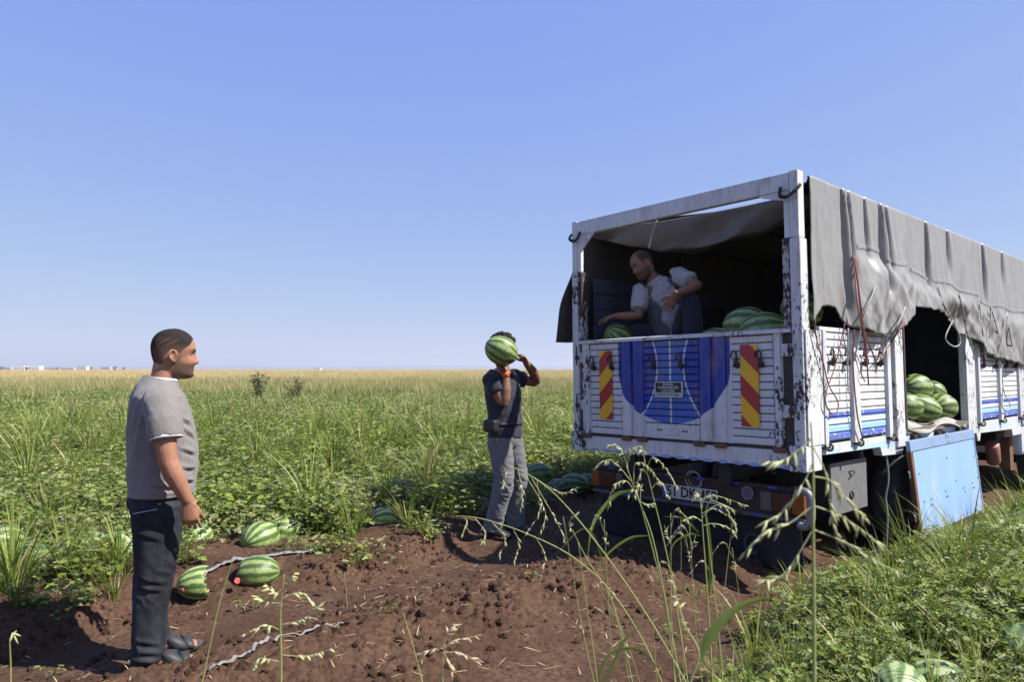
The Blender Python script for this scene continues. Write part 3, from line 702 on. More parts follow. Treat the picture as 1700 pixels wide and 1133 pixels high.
for xx in (-.15, -.12, .10, .13): MB().ball((xx, -.014, .235), .009, 8, 5).build('bolt', 'iron', tg)
for xx in (-.47, -.30, .26, .45, -.93, .93): bx('hinge', 'rust', tg, xx - .05, xx + .05, -.045, -.02, .125, .162, bevel=.008)
for z_ in (.86, .42):
    for s in (-1, 1):
        hg = bx('latch_plate', 'paint_post', tg, *((.955, 1.03) if s > 0 else (-1.03, -.955)), -.026, .004, z_ - .045, z_ + .045)
        MB().ball((s * 1.035, -.045, z_), (.022, .02, .022), 10, 6).tube([(s * 1.035, -.05, z_ - .07), (s * 1.03, -.06, z_), (s * 1.035, -.05, z_ + .11)], [.006, .009, .006], 6).build('latch', 'iron', hg)
def drop_hook(x_, z_, parent, face='rear'):
    mb = MB(); base = Vector((x_, -.012, z_)) if face == 'rear' else Vector((1.115, x_, z_)); out = Vector((0, -1, 0)) if face == 'rear' else Vector((1, 0, 0)); sd = Vector((1, 0, 0)) if face == 'rear' else Vector((0, 1, 0)); up = Vector((0, 0, 1))
    P = lambda a, b, c: base + sd * a + out * b + up * c
    mb.tube([P(0, .0, -.03), P(0, .022, -.028), P(0, .026, .0), P(.005, .024, .025)], [.020, .024, .018, .010], 8, round_=.6)
    mb.tube(curve_pts([P(.005, .024, .02), P(.002, .022, .06), P(-.022, .022, .075), P(-.042, .022, .05), P(-.042, .022, .025)], 4), .0075, 6)
    mb.tube([P(0, 0, -.03), P(.004, .02, -.055)], [.014, .006], 6); return mb.build('hook', 'iron', parent, True)
for xx in (-.845, -.632, -.175, .10, .60, .80): drop_hook(xx, .79, tg)
for xa, xb in ((-.785, -.637), (.625, .772)):
    wb = bx('warning_board', 'warning', tg, xa, xb, -.020, -.0125, .302, .912, bevel=.002)
pl = bx('maker_plate', 'silver', tg, -.172, .106, -.020, -.0125, .505, .636, bevel=.004)
bx('plate_panel', 'ink', pl, -.160, .094, -.0225, -.0205, .545, .628, bevel=0); bx('plate_strip', 'plate_white', pl, -.160, .094, -.0225, -.0205, .513, .543, bevel=0)
def rear_text(body, size, x_, z_, y_, mat, par, bold=.0, sx=1.0, name='lettering'):
    return text_mesh(name, body, size, mat, par, Matrix(((1, 0, 0, x_), (0, 0, -1, y_), (0, 1, 0, z_), (0, 0, 0, 1))), bold, sx)
rear_text('BURAK', .026, -.033, .6135, -.0232, 'plate_white', pl, .0008, 1.3); rear_text('KARDEŞLER', .030, -.033, .5865, -.0232, 'plate_white', pl, .0008, 1.25); rear_text('KARÖSER', .024, -.033, .558, -.0232, 'plate_white', pl, .0006, 1.3); rear_text('0 535 863 93 87 Niğde', .021, -.033, .5275, -.0232, 'ink', pl, .0003, 1.1)
cab_ = MB(); cab_.tube(curve_pts([(-1.02, -.03, .40), (-1.0, -.035, .3), (-.99, -.04, .2), (-.97, -.035, .08)], 5), .005, 5); cab_.build('cable', 'iron', truck)
# right and left bed sides
def side(s):
    sp = empty('bed_side', parent=truck)
    X0 = 1.1 * s
    def sbx(name, mat, par, d0, d1, y0, y1, z0, z1, bevel=.004):
        a, b = X0 + s * d0, X0 + s * d1; return bx(name, mat, par, min(a, b), max(a, b), y0, y1, z0, z1, bevel=bevel)
    PT = 'paint_side' if s > 0 else 'inner_board_shaded'
    secs = [(.34, .735), (.905, 1.41), (3.97, 4.62), (4.76, 5.42)] + ([(1.85, 3.46)] if s < 0 else [])
    for y0, y1 in secs:
        sbx('panel', 'groove', sp, -.03, -.004, y0 - .02, y1 + .02, .185, 1.0)
        zb = .19; k = 14; h = (1.0 - zb) / k
        for i in range(k):
            z0, z1 = zb + i * h, zb + (i + 1) * h; a = X0
            pr = [(a - s * .002, z0 + .0035), (a + s * .005, z0 + .011), (a + s * .0055, z1 - .012), (a - s * .001, z1 - .0035), (a - s * .0045, z1 - .0035), (a - s * .0045, z0 + .0035)]
            MB().prism(pr, y0, y1, 1).build('slat', PT, sp)
    posts = [(.25, .33), (.745, .895), (1.42, 1.52), (3.86, 3.95), (4.63, 4.75), (5.43, 5.52)]
    for y0, y1 in posts:
        a = X0; pr = [(a - s * .01, y0), (a + s * .028, y0 + .015), (a + s * .034, (y0 + y1) / 2), (a + s * .028, y1 - .015), (a - s * .01, y1)]
        MB().prism(pr, .16, 1.01, 2).build('stake', 'paint_white', sp)
        mb = MB(); mb.ring((a + s * .03, (y0 + y1) / 2 + .02, .155), (0, 1, 0), .026, .008, 12, 6); mb.box(min(a, a + s * .03), max(a, a + s * .03), (y0 + y1) / 2 - .03, (y0 + y1) / 2 + .05, .14, .172); mb.build('hinge', 'iron', sp)
    for y0, y1 in ((1.62, 1.80), (3.50, 3.78), (5.54, 5.72)):
        sbx('post', 'paint_post' if s > 0 else 'inner_board_shaded', sp, -.05, .022, y0, y1, .06, 1.62, bevel=.008)
    sbx('edge_strip', 'iron', sp, -.02, .028, 1.802, 1.835, .22, 1.5)
    for y0, y1 in ((.25, 1.62), (3.78, 5.54)) + (((1.8, 3.5),) if s < 0 else ()):
        sbx('top_rail', 'paint_white', sp, -.03, .012, y0, y1, 1.002, 1.035)
        if s < 0:
            for k in range(4):
                if k == 2 and y0 == 1.8:
                    sbx('upper_board', PT, sp, -.03, -.008, y0, 2.22, 1.04 + k * .15, 1.18 + k * .15); sbx('upper_board', PT, sp, -.03, -.008, 2.56, y1, 1.04 + k * .15, 1.18 + k * .15); continue
                sbx('upper_board', PT, sp, -.03 - .004 * (k % 2), -.008, y0, y1, 1.04 + k * .15, 1.183 + k * .15)
    return sp
rs = side(1); ls = side(-1)
for yy in (.41, .655, .985, 1.28, 4.05, 4.5, 4.9, 5.3): drop_hook(yy, .80, rs, 'side')
MB().box(1.02, 1.118, 1.80, 3.50, .165, .205).build('door_sill', 'bed_wood', rs)
for yy in (2.0, 2.6, 3.2):
    mb = MB(); mb.ring((1.135, yy + .02, .13), (0, 1, 0), .028, .009, 12, 6); mb.ring((1.135, yy + .06, .13), (0, 1, 0), .028, .007, 12, 6); mb.box(1.1, 1.14, yy - .05, yy + .1, .115, .15); mb.build('door_hinge', 'iron', rs)
bx('headboard', 'inner_board_shaded', truck, -1.09, 1.09, 5.73, 5.77, .16, 2.05)
# blue door hanging down from the sill
dd = empty('drop_door', parent=truck); dd['label'] = 'sky blue side door hanging open below the bed'
def door_pt(u, v, w): return Vector((1.165 + .055 * v + w, 1.66 + 1.72 * u + .04 * v, .115 - .80 * v + .012 * u))
def door_box(name, mat, u0, u1, v0, v1, w0, w1, par):
    V = [door_pt(u, v, w) for u in (u0, u1) for v in (v0, v1) for w in (w0, w1)]
    return MB().add(V, [(0, 1, 3, 2), (4, 6, 7, 5), (0, 4, 5, 1), (2, 3, 7, 6), (0, 2, 6, 4), (1, 5, 7, 3)]).build(name, mat, par, bevel=.004)
door_box('panel', 'blue_door', .03, .985, .11, .985, .0, .022, dd); door_box('top_band', 'paint_bluedoor', .0, 1.0, .0, .112, -.004, .03, dd)
door_box('edge_frame', 'rust', .0, .03, .113, 1.0, -.01, .03, dd); door_box('edge_frame', 'paint_bluedoor', .985, 1.0, .113, 1.0, -.005, .027, dd); door_box('edge_frame', 'paint_bluedoor', .031, .984, .986, 1.0, -.005, .027, dd)
for u, v in ((.08, .36), (.10, .66), (.20, .66), (.19, .72), (.215, .72), (.42, .63), (.42, .69), (.445, .69), (.50, .27), (.60, .55), (.70, .66), (.72, .71), (.86, .64), (.86, .70), (.885, .70), (.95, .33), (.97, .60)):
    MB().ball(door_pt(u, v, .022), (.006, .009, .009), 8, 5).build('rivet_hole', 'ink', dd)
for v in (.35, .80): MB().tube([door_pt(-.012, v - .03, .0), door_pt(-.03, v - .02, .015), door_pt(-.03, v + .03, .015), door_pt(-.012, v + .04, .0)], .007, 6).build('door_latch', 'pipe_grey', dd)
# under the bed: rails, bumper, lamps, flap, tool box, wheels, tanks
for s in (-1, 1): bx('chassis_rail', 'chassis', truck, s * .42 - .04, s * .42 + .04, .12, 8.1, -.13, .095)
for yy in (.1, 1.1, 2.6, 4.2, 5.5): bx('cross_member', 'chassis', truck, -1.02, 1.02, yy, yy + .07, .0, .096)
for s in (-.5, .42): MB().prism([(s - .05, -.02), (s, .03), (s + .05, -.02), (s + .05, -.17), (s - .05, -.17)][::-1], .06, .1).build('bumper_bracket', 'chassis', truck)
bp = bx('rear_bumper', 'red_bumper', truck, -1.0, 1.03, .125, .20, -.375, -.135, bevel=.01)
for z0, z1, m_ in ((-.165, -.137, 'red_bumper'), (-.385, -.357, 'bumper_edge')): bx('bumper_strip', m_, bp, -1.0, 1.03, .105, .1235, z0, z1)
for k, xx in enumerate(np.arange(-.95, 1.0, .155)): bx('reflective_tape', 'eu_blue' if k % 2 else 'lamp_red', bp, xx, xx + .07, .1015, .1045, -.160, -.144, bevel=0); bx('reflective_tape', 'lamp_red' if k % 2 else 'eu_blue', bp, xx + .03, xx + .09, .1015, .1045, -.378, -.363, bevel=0)
for parts in (((-.995, -.90, 'amber'), (-.898, -.70, 'lamp_red'), (-.698, -.63, 'lamp_clear')), ((.70, .79, 'lamp_clear'), (.792, .945, 'lamp_red'), (.947, 1.04, 'amber'))):
    e = empty('tail_lamp', parent=bp)
    for a, b, m_ in parts: bx('lens', m_, e, a, b, .085, .122, -.325, -.185, bevel=.008)
mb = MB(); mb.tube([(.585, .122, -.215), (.585, .105, -.215)], [.05, .044], 18); o_ = mb.build('round_reflector', 'reflect_purple', bp); MB().ring((.585, .108, -.215), (0, 1, 0), .046, .007, 18, 6).build('reflector_rim', 'pipe_grey', o_)
np_ = bx('number_plate', 'plate_white', bp, -.20, .33, .098, .1035, -.335, -.225, bevel=.002); bx('plate_band', 'eu_blue', np_, -.197, -.158, .0945, .0975, -.332, -.228, bevel=0)
rear_text('51 DK 452', .118, .088, -.281, .0945, 'ink', np_, .0025, .92, 'plate_number')
MB().ring((.10, .115, -.17), (0, 1, .1), .075, .006, 22, 5).ring((.11, .118, -.165), (.1, 1, .1), .062, .005, 22, 5).build('coiled_wire', 'rope_grey', bp)
MB().tube(curve_pts([(.98, .10, -.155), (1.05, .08, -.15), (1.085, .08, -.18), (1.095, .08, -.27), (1.085, .08, -.36), (1.04, .09, -.40), (.99, .1, -.395)], 5), .028, 10).build('bumper_guard', 'pipe_grey', bp, True)
fl = MB(); nu, nv = 40, 14; Vf = []
for i in range(nu):
    for j in range(nv):
        xx = -1.12 + 1.99 * i / (nu - 1); t = j / (nv - 1); Vf.append((xx, .36 + .03 * math.sin(xx * 7) * t + .05 * t, -.385 - .44 * t + .012 * math.sin(xx * 9) * (t > .9)))
fl.grid(Vf, nu, nv); flap = fl.build('mud_flap', 'flap', truck, True, solid=.008)
bx('flap_bar', 'bumper_edge', flap, -1.11, .87, .33, .352, -.43, -.385)
for k in range(8):
    a = -1.06 + k * .235; mb = MB(); mb.tube(curve_pts([(a, .336, -.44), (a + .06, .338, -.475), (a + .12, .34, -.482), (a + .18, .338, -.47), (a + .23, .336, -.44)], 5), .0035, 5); mb.build('flap_scallop', 'chalk', flap)
def flap_text(b, sz, x_, z_): rear_text(b, sz, x_, z_, .347, 'chalk', flap, .0, .8, 'flap_lettering')
flap_text('021', .21, -.16, -.63); flap_text('C', .24, .46, -.66)
for a in ((-.80, -.62), (-.55, -.57)): MB().ring((a[0], .352, a[1]), (0, 1, 0), .05, .003, 16, 4).build('flap_mark', 'chalk', flap)
tb = empty('tool_box', parent=truck); bx('box_body', 'chassis', tb, .55, .985, .60, 1.22, -.385, -.01); bx('box_lid', 'toolbox_grey', tb, .99, 1.01, .585, 1.235, -.40, .0)
MB().tube(curve_pts([(1.015, .90, -.085), (1.03, .93, -.08), (1.03, .95, -.10), (1.03, .90, -.12)], 4), .006, 6).build('box_handle', 'iron', tb); MB().ring((1.015, .93, -.27), (1, 0, .2), .028, .007, 14, 6).build('box_ring', 'iron', tb)
MB().tube(curve_pts([(1.06, 1.52, -.01), (1.07, 1.52, -.2), (1.05, 1.50, -.35), (1.06, 1.50, -.5), (1.05, 1.47, -.8)], 4), .010, 6).build('hanging_strap', 'pipe_grey', truck)
def wheel(xo, yc, r, w, name='wheel'):
    wz = -.86 + r; e = empty(name, parent=truck); mb = MB(); prof = [(-w / 2, r * .60), (-w / 2, r * .86), (-w * .42, r * .97), (-w * .2, r), (0, r * .985), (w * .2, r), (w * .42, r * .97), (w / 2, r * .86), (w / 2, r * .60)]
    n = 44; V = []
    for i in range(n):
        a = 2 * math.pi * i / n
        for k, (dx, rr) in enumerate(prof): rr2 = rr * (1 - (.018 if (i % 2 and 1 < k < 7) else 0)); V.append((xo + dx, yc + rr2 * math.cos(a), wz + rr2 * math.sin(a)))
    m_ = len(prof); mb.add(V, [(i * m_ + k, ((i + 1) % n) * m_ + k, ((i + 1) % n) * m_ + k + 1, i * m_ + k + 1) for i in range(n) for k in range(m_ - 1)]); mb.build('tyre', 'rubber', e, True)
    mb = MB(); s = 1 if xo > 0 else -1; mb.tube([(xo - s * w * .45, yc, wz), (xo + s * w * .30, yc, wz), (xo + s * w * .36, yc, wz)], [r * .62, r * .62, r * .5], 28); mb.tube([(xo + s * w * .36, yc, wz), (xo + s * w * .6, yc, wz)], [r * .2, r * .17], 16)
    for k in range(8): a = k * math.pi / 4; mb.ball((xo + s * w * .37, yc + r * .34 * math.cos(a), wz + r * .34 * math.sin(a)), .018, 6, 4)
    mb.build('rim', 'pipe_grey', e); return e
for s in (-1, 1):
    for off in (.955, .66): wheel(s * off, 2.15, .45, .24)
    wheel(s * .93, 6.9, .45, .25)
MB().tube([(-.9, 2.15, -.41), (.9, 2.15, -.41)], .06, 10).build('rear_axle', 'chassis', truck)
MB().tube([(.72, 3.55, -.27), (.72, 4.6, -.27)], .17, 20, round_=.3).build('fuel_tank', 'pipe_grey', truck, True)
MB().tube([(.92, 5.05, -.16), (.90, 5.15, -.36)], [(.10, .075), (.10, .075)], 16, round_=.3).build('air_tank', 'air_tank', truck, True); MB().box(.86, .98, 5.52, 5.66, -.50, -.10).build('step_bracket', 'rust', truck)
MB().box(-.9, .9, 5.3, 5.7, -.2, -.02).build('gear_housing', 'chassis', truck)
# cab ahead of the bed
cb = MB(); cb.prism([(5.95, -.35), (7.75, -.35), (7.78, .35), (7.45, 1.35), (7.2, 1.48), (5.95, 1.48)], -1.02, 1.02, 0); cbo = cb.build('cab', 'cab_white', truck, bevel=.05)
for s in (-1, 1):
    MB().prism([(6.35, .42), (7.35, .42), (7.12, 1.25), (6.35, 1.25)], min(s * 1.02, s * 1.03), max(s * 1.02, s * 1.03), 0).build('side_window', 'cab_glass', cbo)
    dr_ = MB().prism([(6.28, -.2), (7.45, -.2), (7.45, .38), (6.28, .38)], min(s * 1.021, s * 1.035), max(s * 1.021, s * 1.035), 0).build('cab_door', 'cab_white', cbo); MB().box(min(s * 1.036, s * 1.06), max(s * 1.036, s * 1.06), 6.35, 6.5, .22, .26).build('handle', 'iron', dr_)
    MB().ball((s * .75, 7.77, -.08), (.13, .04, .09), 14, 8).build('headlight', 'lamp_clear', cbo)
    MB().tube([(s * 1.03, 7.4, .9), (s * 1.25, 7.5, .9)], .015, 6).box(min(s * 1.2, s * 1.38), max(s * 1.2, s * 1.38), 7.45, 7.49, .65, 1.0).build('mirror', 'chassis', cbo)
MB().add([(-.92, 7.745, .45), (.92, 7.745, .45), (.86, 7.49, 1.3), (-.86, 7.49, 1.3), (-.92, 7.77, .45), (.92, 7.77, .45), (.86, 7.515, 1.3), (-.86, 7.515, 1.3)], [(0, 1, 2, 3), (7, 6, 5, 4), (0, 4, 5, 1), (1, 5, 6, 2), (2, 6, 7, 3), (3, 7, 4, 0)]).build('windscreen', 'cab_glass', cbo)
MB().box(-1.03, 1.03, 7.6, 7.9, -.62, -.36).build('front_bumper', 'chassis', cbo, bevel=.02)

# ------------------------------------------------------------------ tarpaulin cover
TY = np.array([.10, .15, .24, .34, .44, .50, .558, .626, .752, 1.0, 1.23, 1.40, 1.524, 1.70, 1.864, 1.93, 2.29, 2.79, 3.076, 3.373, 3.6, 3.815, 4.047, 4.738, 5.2, 5.82])
TZ = np.array([1.06, 1.11, 1.174, 1.19, 1.181, 1.16, 1.134, 1.069, 1.042, 1.01, .993, 1.02, 1.059, 1.15, 1.238, 1.279, 1.28, 1.275, 1.219, 1.098, 1.06, 1.0, .894, .837, .80, .76])
SY = np.array([.0, .5, .80, 1.34, 1.36, 1.86, 1.93, 2.9, 3.88, 3.95, 5.8]); SZ = np.array([1.72, 1.70, 1.69, 1.70, 1.645, 1.645, 1.60, 1.57, 1.52, 1.46, 1.44])
def edge_y(x): return float(np.interp(x, [-1.12, -1.0, -.62, -.40, 0, .5, .88, 1.04, 1.12], [.10, .24, .28, .38, .52, .58, .50, .28, .10]))
def side_fold(Y, Z, zb):
    """outward offset of the hanging side of the cover"""
    top = np.clip((2.13 - Z) / (2.13 - zb), 0, 1)
    y2 = Y - .10 * top + .04 * n2(Y, Z, 1.3, 2, 2.0)
    o = .02 + .050 * top ** 1.3 * n2(y2, Z * .12, 2.6, 2, 5.0) + .030 * top * (.35 - np.abs(n2(y2 + .12 * Z, Z * .10, 4.2, 2, 6.0)) * 1.3) + .016 * top * (.3 - np.abs(n2(y2 - .2 * Z, Z * .15, 9.0, 2, 16.0)))
    for y0, w, a, t, z0 in ((.60, .030, .085, -.10, 1.40), (.72, .025, .06, -.08, 1.65), (1.02, .03, .04, -.1, 1.75), (1.33, .035, .085, -.05, 1.62), (1.45, .028, .05, -.12, 1.7), (2.38, .035, .065, -.06, 1.68), (2.98, .05, .045, -.03, 1.9), (4.1, .04, .06, -.08, 1.7), (4.85, .05, .04, 0, 1.9)):
        yc = y0 - t * (2.13 - Z); fade = sstep(z0 - .35, z0, Z) * sstep(2.16, 2.06, Z)
        w = w * (.35 + .65 * np.clip((2.12 - Z) / .35, 0, 1)); o = o - a * fade * np.exp(-((Y - yc) / w) ** 2) + a * .22 * fade * np.exp(-((Y - yc - 2.2 * w) / (w * 1.6)) ** 2)
    seam = np.interp(Y, SY, SZ); low = sstep(.02, .20, seam - Z) * sstep(.68, .86, Y)
    o = o + low * (.040 * n2(Y, Z * 1.1, 1.8, 1, 11.0) + .075 * (.32 - np.abs(n2(Y + Z * .8, (Z * .8 - Y) * .22, 3.0, 1, 14.0))) + .050 * (.3 - np.abs(n2(Y - Z * .9, (Z * .9 + Y) * .22, 4.0, 1, 19.0))) + .02)
    o = o + low * .010 * (.3 - np.abs(n2(Y * 1.3 + Z * .9, (Z - Y) * .3, 9.0, 1, 24.0))) + .004 * n2(Y, Z * .5, 11.0, 2, 27.0)
    o = o + .05 * np.exp(-((Y - 1.15) / .32) ** 2) * np.exp(-((Z - 1.25) / .25) ** 2)
    o = o - .09 * sstep(2.2, 3.3, Y) * sstep(3.9, 3.2, Y) * sstep(1.45, 1.22, Z)
    return np.maximum(o, -.022 - 0 * Y)
ny_, ns = 420, 60; Vt = []
vs = np.linspace(0, 1, ny_)
def col_side(u):
    Y = .10 + 5.72 * u; zb = np.interp(Y, TY, TZ) + .02 * n2(Y, Y * 0, 7.0, 3, 3.0); return Y, zb
rows = []
# right side rows from bottom to top
Yr, zb = col_side(vs)
for k in range(ns):
    t = k / (ns - 1); Z = zb + (2.115 + .008 * n2(Yr, Yr * 0, 3.1, 2, 7.0) - zb) * t; rows.append(np.stack([1.125 + side_fold(Yr, Z, zb), Yr, Z], 1))
# over the top, rear edge drawn in behind the crossbar
for k in range(1, 27):
    t = k / 27; xx = 1.12 * math.cos(math.pi * t); ys = edge_y(xx) + .015 * math.sin(30 * t)
    Y = ys + (5.82 - ys) * vs; sag = -.03 * np.abs(np.sin(math.pi * Y / 1.7)) * math.sin(math.pi * t)
    Z = 2.125 + .018 * math.sin(math.pi * t) + sag + .012 * n2(np.full(ny_, xx), Y, 2.5, 2, 31.0) + .015 * n2(Y, np.full(ny_, xx * .2), 5.0, 2, 33.0) * (1 - math.sin(math.pi * t) * .6); rows.append(np.stack([np.full(ny_, xx), Y, Z], 1))
for k in range(22):
    t = k / 21; Y = .10 - .20 * sstep(.2, .75, t) + (5.82 - .10) * vs; Z = 2.115 - t * (1.10 + .05 * n2(Y, Y * 0, 1.5, 2, 40.0)); rows.append(np.stack([-1.13 - .12 * t ** 1.3 - .05 * t * n2(Y, Z * .2, 2.4, 2, 42.0), Y, Z], 1))
G = np.stack(rows, 1)                                                  # ny_, rows, 3
mb = MB(); mb.grid(G.reshape(-1, 3), ny_, len(rows)); cover = mb.build('tarpaulin', 'tarpaulin', truck, True, solid=.006); cover.data.materials.append(MAT['tarp_inner_shaded']); cover.modifiers['solid'].material_offset = 1; cover['label'] = 'grey tarpaulin draped over the truck bed'
# front closing piece of the cover
mb = MB(); Vq = []
for i in range(24):
    for j in range(14):
        xx = -1.13 + 2.26 * i / 23; z_ = 2.10 - 1.2 * j / 13; Vq.append((xx, 5.83 + .03 * math.sin(xx * 9) * j / 13, z_))
mb.grid(Vq, 24, 14); mb.build('cover_front', 'tarp_inner_shaded', cover, True, solid=.006)
# sagging inner flap behind the rear frame
mb = MB(); Vq = []; nu, nv = 70, 26
FX = [-1.09, -.95, -.75, -.55, -.42, -.30, -.20, -.02, .16, .35, .60, .85, 1.06]; FZ = [2.03, 1.97, 1.93, 1.87, 1.80, 1.82, 1.83, 1.83, 1.82, 1.88, 1.94, 1.99, 2.02]
for i in range(nu):
    xx = -1.09 + 2.15 * i / (nu - 1); zb_ = np.interp(xx, FX, FZ); zt = 2.105 - .02 * math.exp(-((xx + .45) / .3) ** 2)
    for j in range(nv):
        t = j / (nv - 1); yy = edge_y(xx) - .03 - .12 * max(0, min(1, xx)) * math.sin(math.pi * t) + .04 * math.sin(math.pi * t) + .10 * t + .05 * math.sin(7 * xx + 5 * t) * t - .20 * t * (1 - t) * math.cos(3 * xx + 1) - .07 * (1 - abs(math.sin(5.5 * xx + 2.2 * t))) * t
        z_ = zt + (zb_ - zt) * min(1, t * 1.35) + (max(0, t - .74)) * (.42 + .2 * math.sin(3 * xx)) + .02 * math.sin(11 * xx + 8 * t) * t; Vq.append((xx, yy + max(0, t - .74) * 1.9, z_))
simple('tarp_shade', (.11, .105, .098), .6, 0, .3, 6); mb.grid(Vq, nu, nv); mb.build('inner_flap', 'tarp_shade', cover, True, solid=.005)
# seam strips
def strip_on_side(name, ya, yb, dz0, w, mat='tarpaulin'):
    Y = np.linspace(ya, yb, 40); mb = MB(); Vs = []
    for y_ in Y:
        z_ = float(np.interp(y_, SY, SZ)) + dz0 + .012 * math.sin(y_ * 7); zb_ = float(np.interp(y_, TY, TZ))
        for k in range(4):
            zz = z_ + w * (k / 3 - .5); o = float(side_fold(np.array([y_]), np.array([zz]), np.array([zb_]))[0]); Vs.append((1.125 + o + .005 + (.002 if k in (1, 2) else 0), y_, zz))
    mb.grid(Vs, 40, 4); return mb.build(name, mat, cover, False, solid=.003)
for a, b in ((.82, 1.34), (1.37, 1.86), (1.94, 3.88), (3.96, 5.8)): strip_on_side('seam', a, b, 0, .035)
# ropes
def rope(pts, r=.0065, mat='rope_grey', off=.05, sag=None):
    P3 = []
    for q in pts:
        p = tl(q[0], q[1], 0, 1.13)
        if p.z > .98:
            o = float(side_fold(np.array([p.y]), np.array([p.z]), np.array([np.interp(p.y, TY, TZ)]))[0]); p = tl(q[0], q[1], 0, 1.125 + max(o, .03) + .012)
        else: p = tl(q[0], q[1], 0, 1.155)
        P3.append(p)
    MB().tube(curve_pts(P3, 6), r, 6).build('rope', mat, truck, True)
rope([(1418, 424), (1424, 470), (1432, 540), (1438, 600)], .007, 'rope_red'); rope([(1417, 424), (1420, 470), (1428, 530), (1446, 580), (1454, 600)], .006, 'rope_red'); rope([(1420, 424), (1428, 500), (1436, 560), (1442, 640)], .006, 'rope_red')
rope([(1464, 448), (1463, 500), (1464, 550), (1466, 600)]); rope([(1464, 448), (1448, 490), (1433, 530), (1418, 600)]); rope([(1503, 510), (1490, 540), (1475, 565), (1462, 598)]); rope([(1506, 522), (1492, 548), (1478, 572), (1456, 598)], .006, 'rope_red')
rope([(1402, 538), (1398, 560), (1386, 610), (1372, 650), (1371, 672), (1382, 688), (1391, 680), (1390, 665), (1376, 640), (1366, 600), (1355, 560), (1353, 530)], .0055, 'rope_red')
rope([(1408, 545), (1407, 600), (1408, 650)], .006); rope([(1418, 548), (1416, 600), (1422, 680), (1432, 730)], .006, 'rope_red'); rope([(1432, 604), (1430, 620), (1436, 634)], .005, 'rope_red')
rope([(1558, 476), (1564, 500), (1580, 530), (1592, 556), (1594, 570), (1586, 576), (1574, 570), (1570, 558), (1582, 532)], .007); rope([(1592, 488), (1600, 520), (1604, 545), (1601, 590)], .007); rope([(1592, 488), (1602, 540), (1612, 570), (1618, 598)], .006)
rope([(1627, 505), (1630, 540), (1634, 570), (1636, 598)], .007); rope([(1646, 510), (1644, 545), (1640, 580), (1636, 598)], .006); rope([(1645, 510), (1655, 545), (1662, 575), (1666, 600)], .007); rope([(1671, 520), (1664, 560), (1652, 600)], .006); rope([(1671, 520), (1678, 560), (1684, 604)], .007)
rope([(1664, 606), (1665, 640), (1670, 660), (1677, 672), (1674, 682), (1664, 676), (1665, 640)], .0055)
MB().tube(curve_pts([tl(1090, 366, 1, .10), tl(1083, 385, 1, .14), tl(1079, 400, 1, .18), tl(1077, 412, 1, .2)], 5), .007, 6).build('rope', 'rope_grey', truck, True)
# ------------------------------------------------------------------ watermelons
def melon_mat(name, dark, light, nb=10, wid=.5, yellow=0.0):
    m = M(name, .34, spec=.45); x, y, z = m.xyz(); r = m.rand()
    ang = z.atan2(y) / (2 * math.pi)
    warp = m.noise(9, 4, .7, off=1) * 1.3 - .65; fine = m.noise(30, 5, .75, off=5) * 1.5 - .75
    band = ((ang * float(nb)) + r * 3.0 + warp * .55 + fine * .38).frac() - .5
    b = (band.abs() * 2.0 + fine * .5).step(wid - .22, wid + .22)
    c = m.mix(b, light, dark); c = m.mix(m.noise(30, 4).step(.45, .7) * .45, c, dark)
    if yellow: c = m.mix((z * -1.0 + m.noise(4, 3) * .08).step(.0, .11) * yellow, c, (.55, .46, .16))
    c = m.scale(c, r * .45 + .75); m.base(c); m.rough(m.noise(12, 3) * .3 + .34); MAT[name] = m.m
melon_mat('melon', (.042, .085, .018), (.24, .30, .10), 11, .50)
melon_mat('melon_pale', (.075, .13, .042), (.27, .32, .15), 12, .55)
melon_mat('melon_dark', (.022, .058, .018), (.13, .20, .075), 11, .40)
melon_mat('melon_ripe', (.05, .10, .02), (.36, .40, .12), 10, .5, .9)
simple('stem_green', (.12, .15, .05), .7); simple('flesh', (.55, .075, .06), .45, 0, .3, 20, .4, 40); simple('rind_inner', (.36, .22, .12), .55, 0, .3, 12)
MELON_ME = {}
def melon_mesh(mat):
    if mat not in MELON_ME:
        b = MB(); b.ball((0, 0, 0), 1.0, 28, 18, Euler((0, math.pi / 2, 0))); V = np.array(b.v); V *= (1 + .03 * fbm(V * 1.2, 2))[:, None]
        o = mesh_obj('melon', V * np.array([.158, .128, .126]), b.f, mat, smooth=True, link=False); MELON_ME[mat] = o.data
    return MELON_ME[mat]
STEM = mesh_obj('stem', *(lambda b: (b.v, b.f))(MB().tube(curve_pts([(.154, 0, 0), (.175, .004, .008), (.195, .0, .03), (.20, .01, .05)], 4), [.006] * 13, 6)), 'stem_green', link=False).data
def melon(loc, rot, s, label, mat='melon', group=None, stem=True):
    o = bpy.data.objects.new('watermelon', melon_mesh(mat)); COL.objects.link(o); o.location = loc; o.rotation_euler = [R(a) for a in rot]
    o.scale = (s, s, s) if isinstance(s, (int, float)) else s
    k = random.uniform(.92, 1.08); o.scale = (o.scale[0] * k, o.scale[1] / k, o.scale[2] * random.uniform(.95, 1.03)); tag(o, label, 'watermelon', group)
    if stem:
        t = bpy.data.objects.new('stem', STEM); COL.objects.link(t); t.parent = o
    return o
def gmelon(px, py, depth, rot, s, label, mat='melon', group=None, stem=False):
    p = at(px, py, depth); return melon((p.x, p.y, p.z), rot, s, label, mat, group, stem)
GL = 'watermelons lying along the vines'
gmelon(3, 900, 5.0, (0, 10, 60), .95, 'watermelon cut by the left edge of the picture', 'melon', GL)
gmelon(50, 932, 4.95, (10, 0, 20), 1.0, 'dull dark green watermelon in the grass near the left edge', 'melon_dark', GL)
gmelon(122, 922, 5.15, (0, 20, 80), .95, 'pale watermelon half hidden in grass behind a dull one', 'melon_pale', GL)
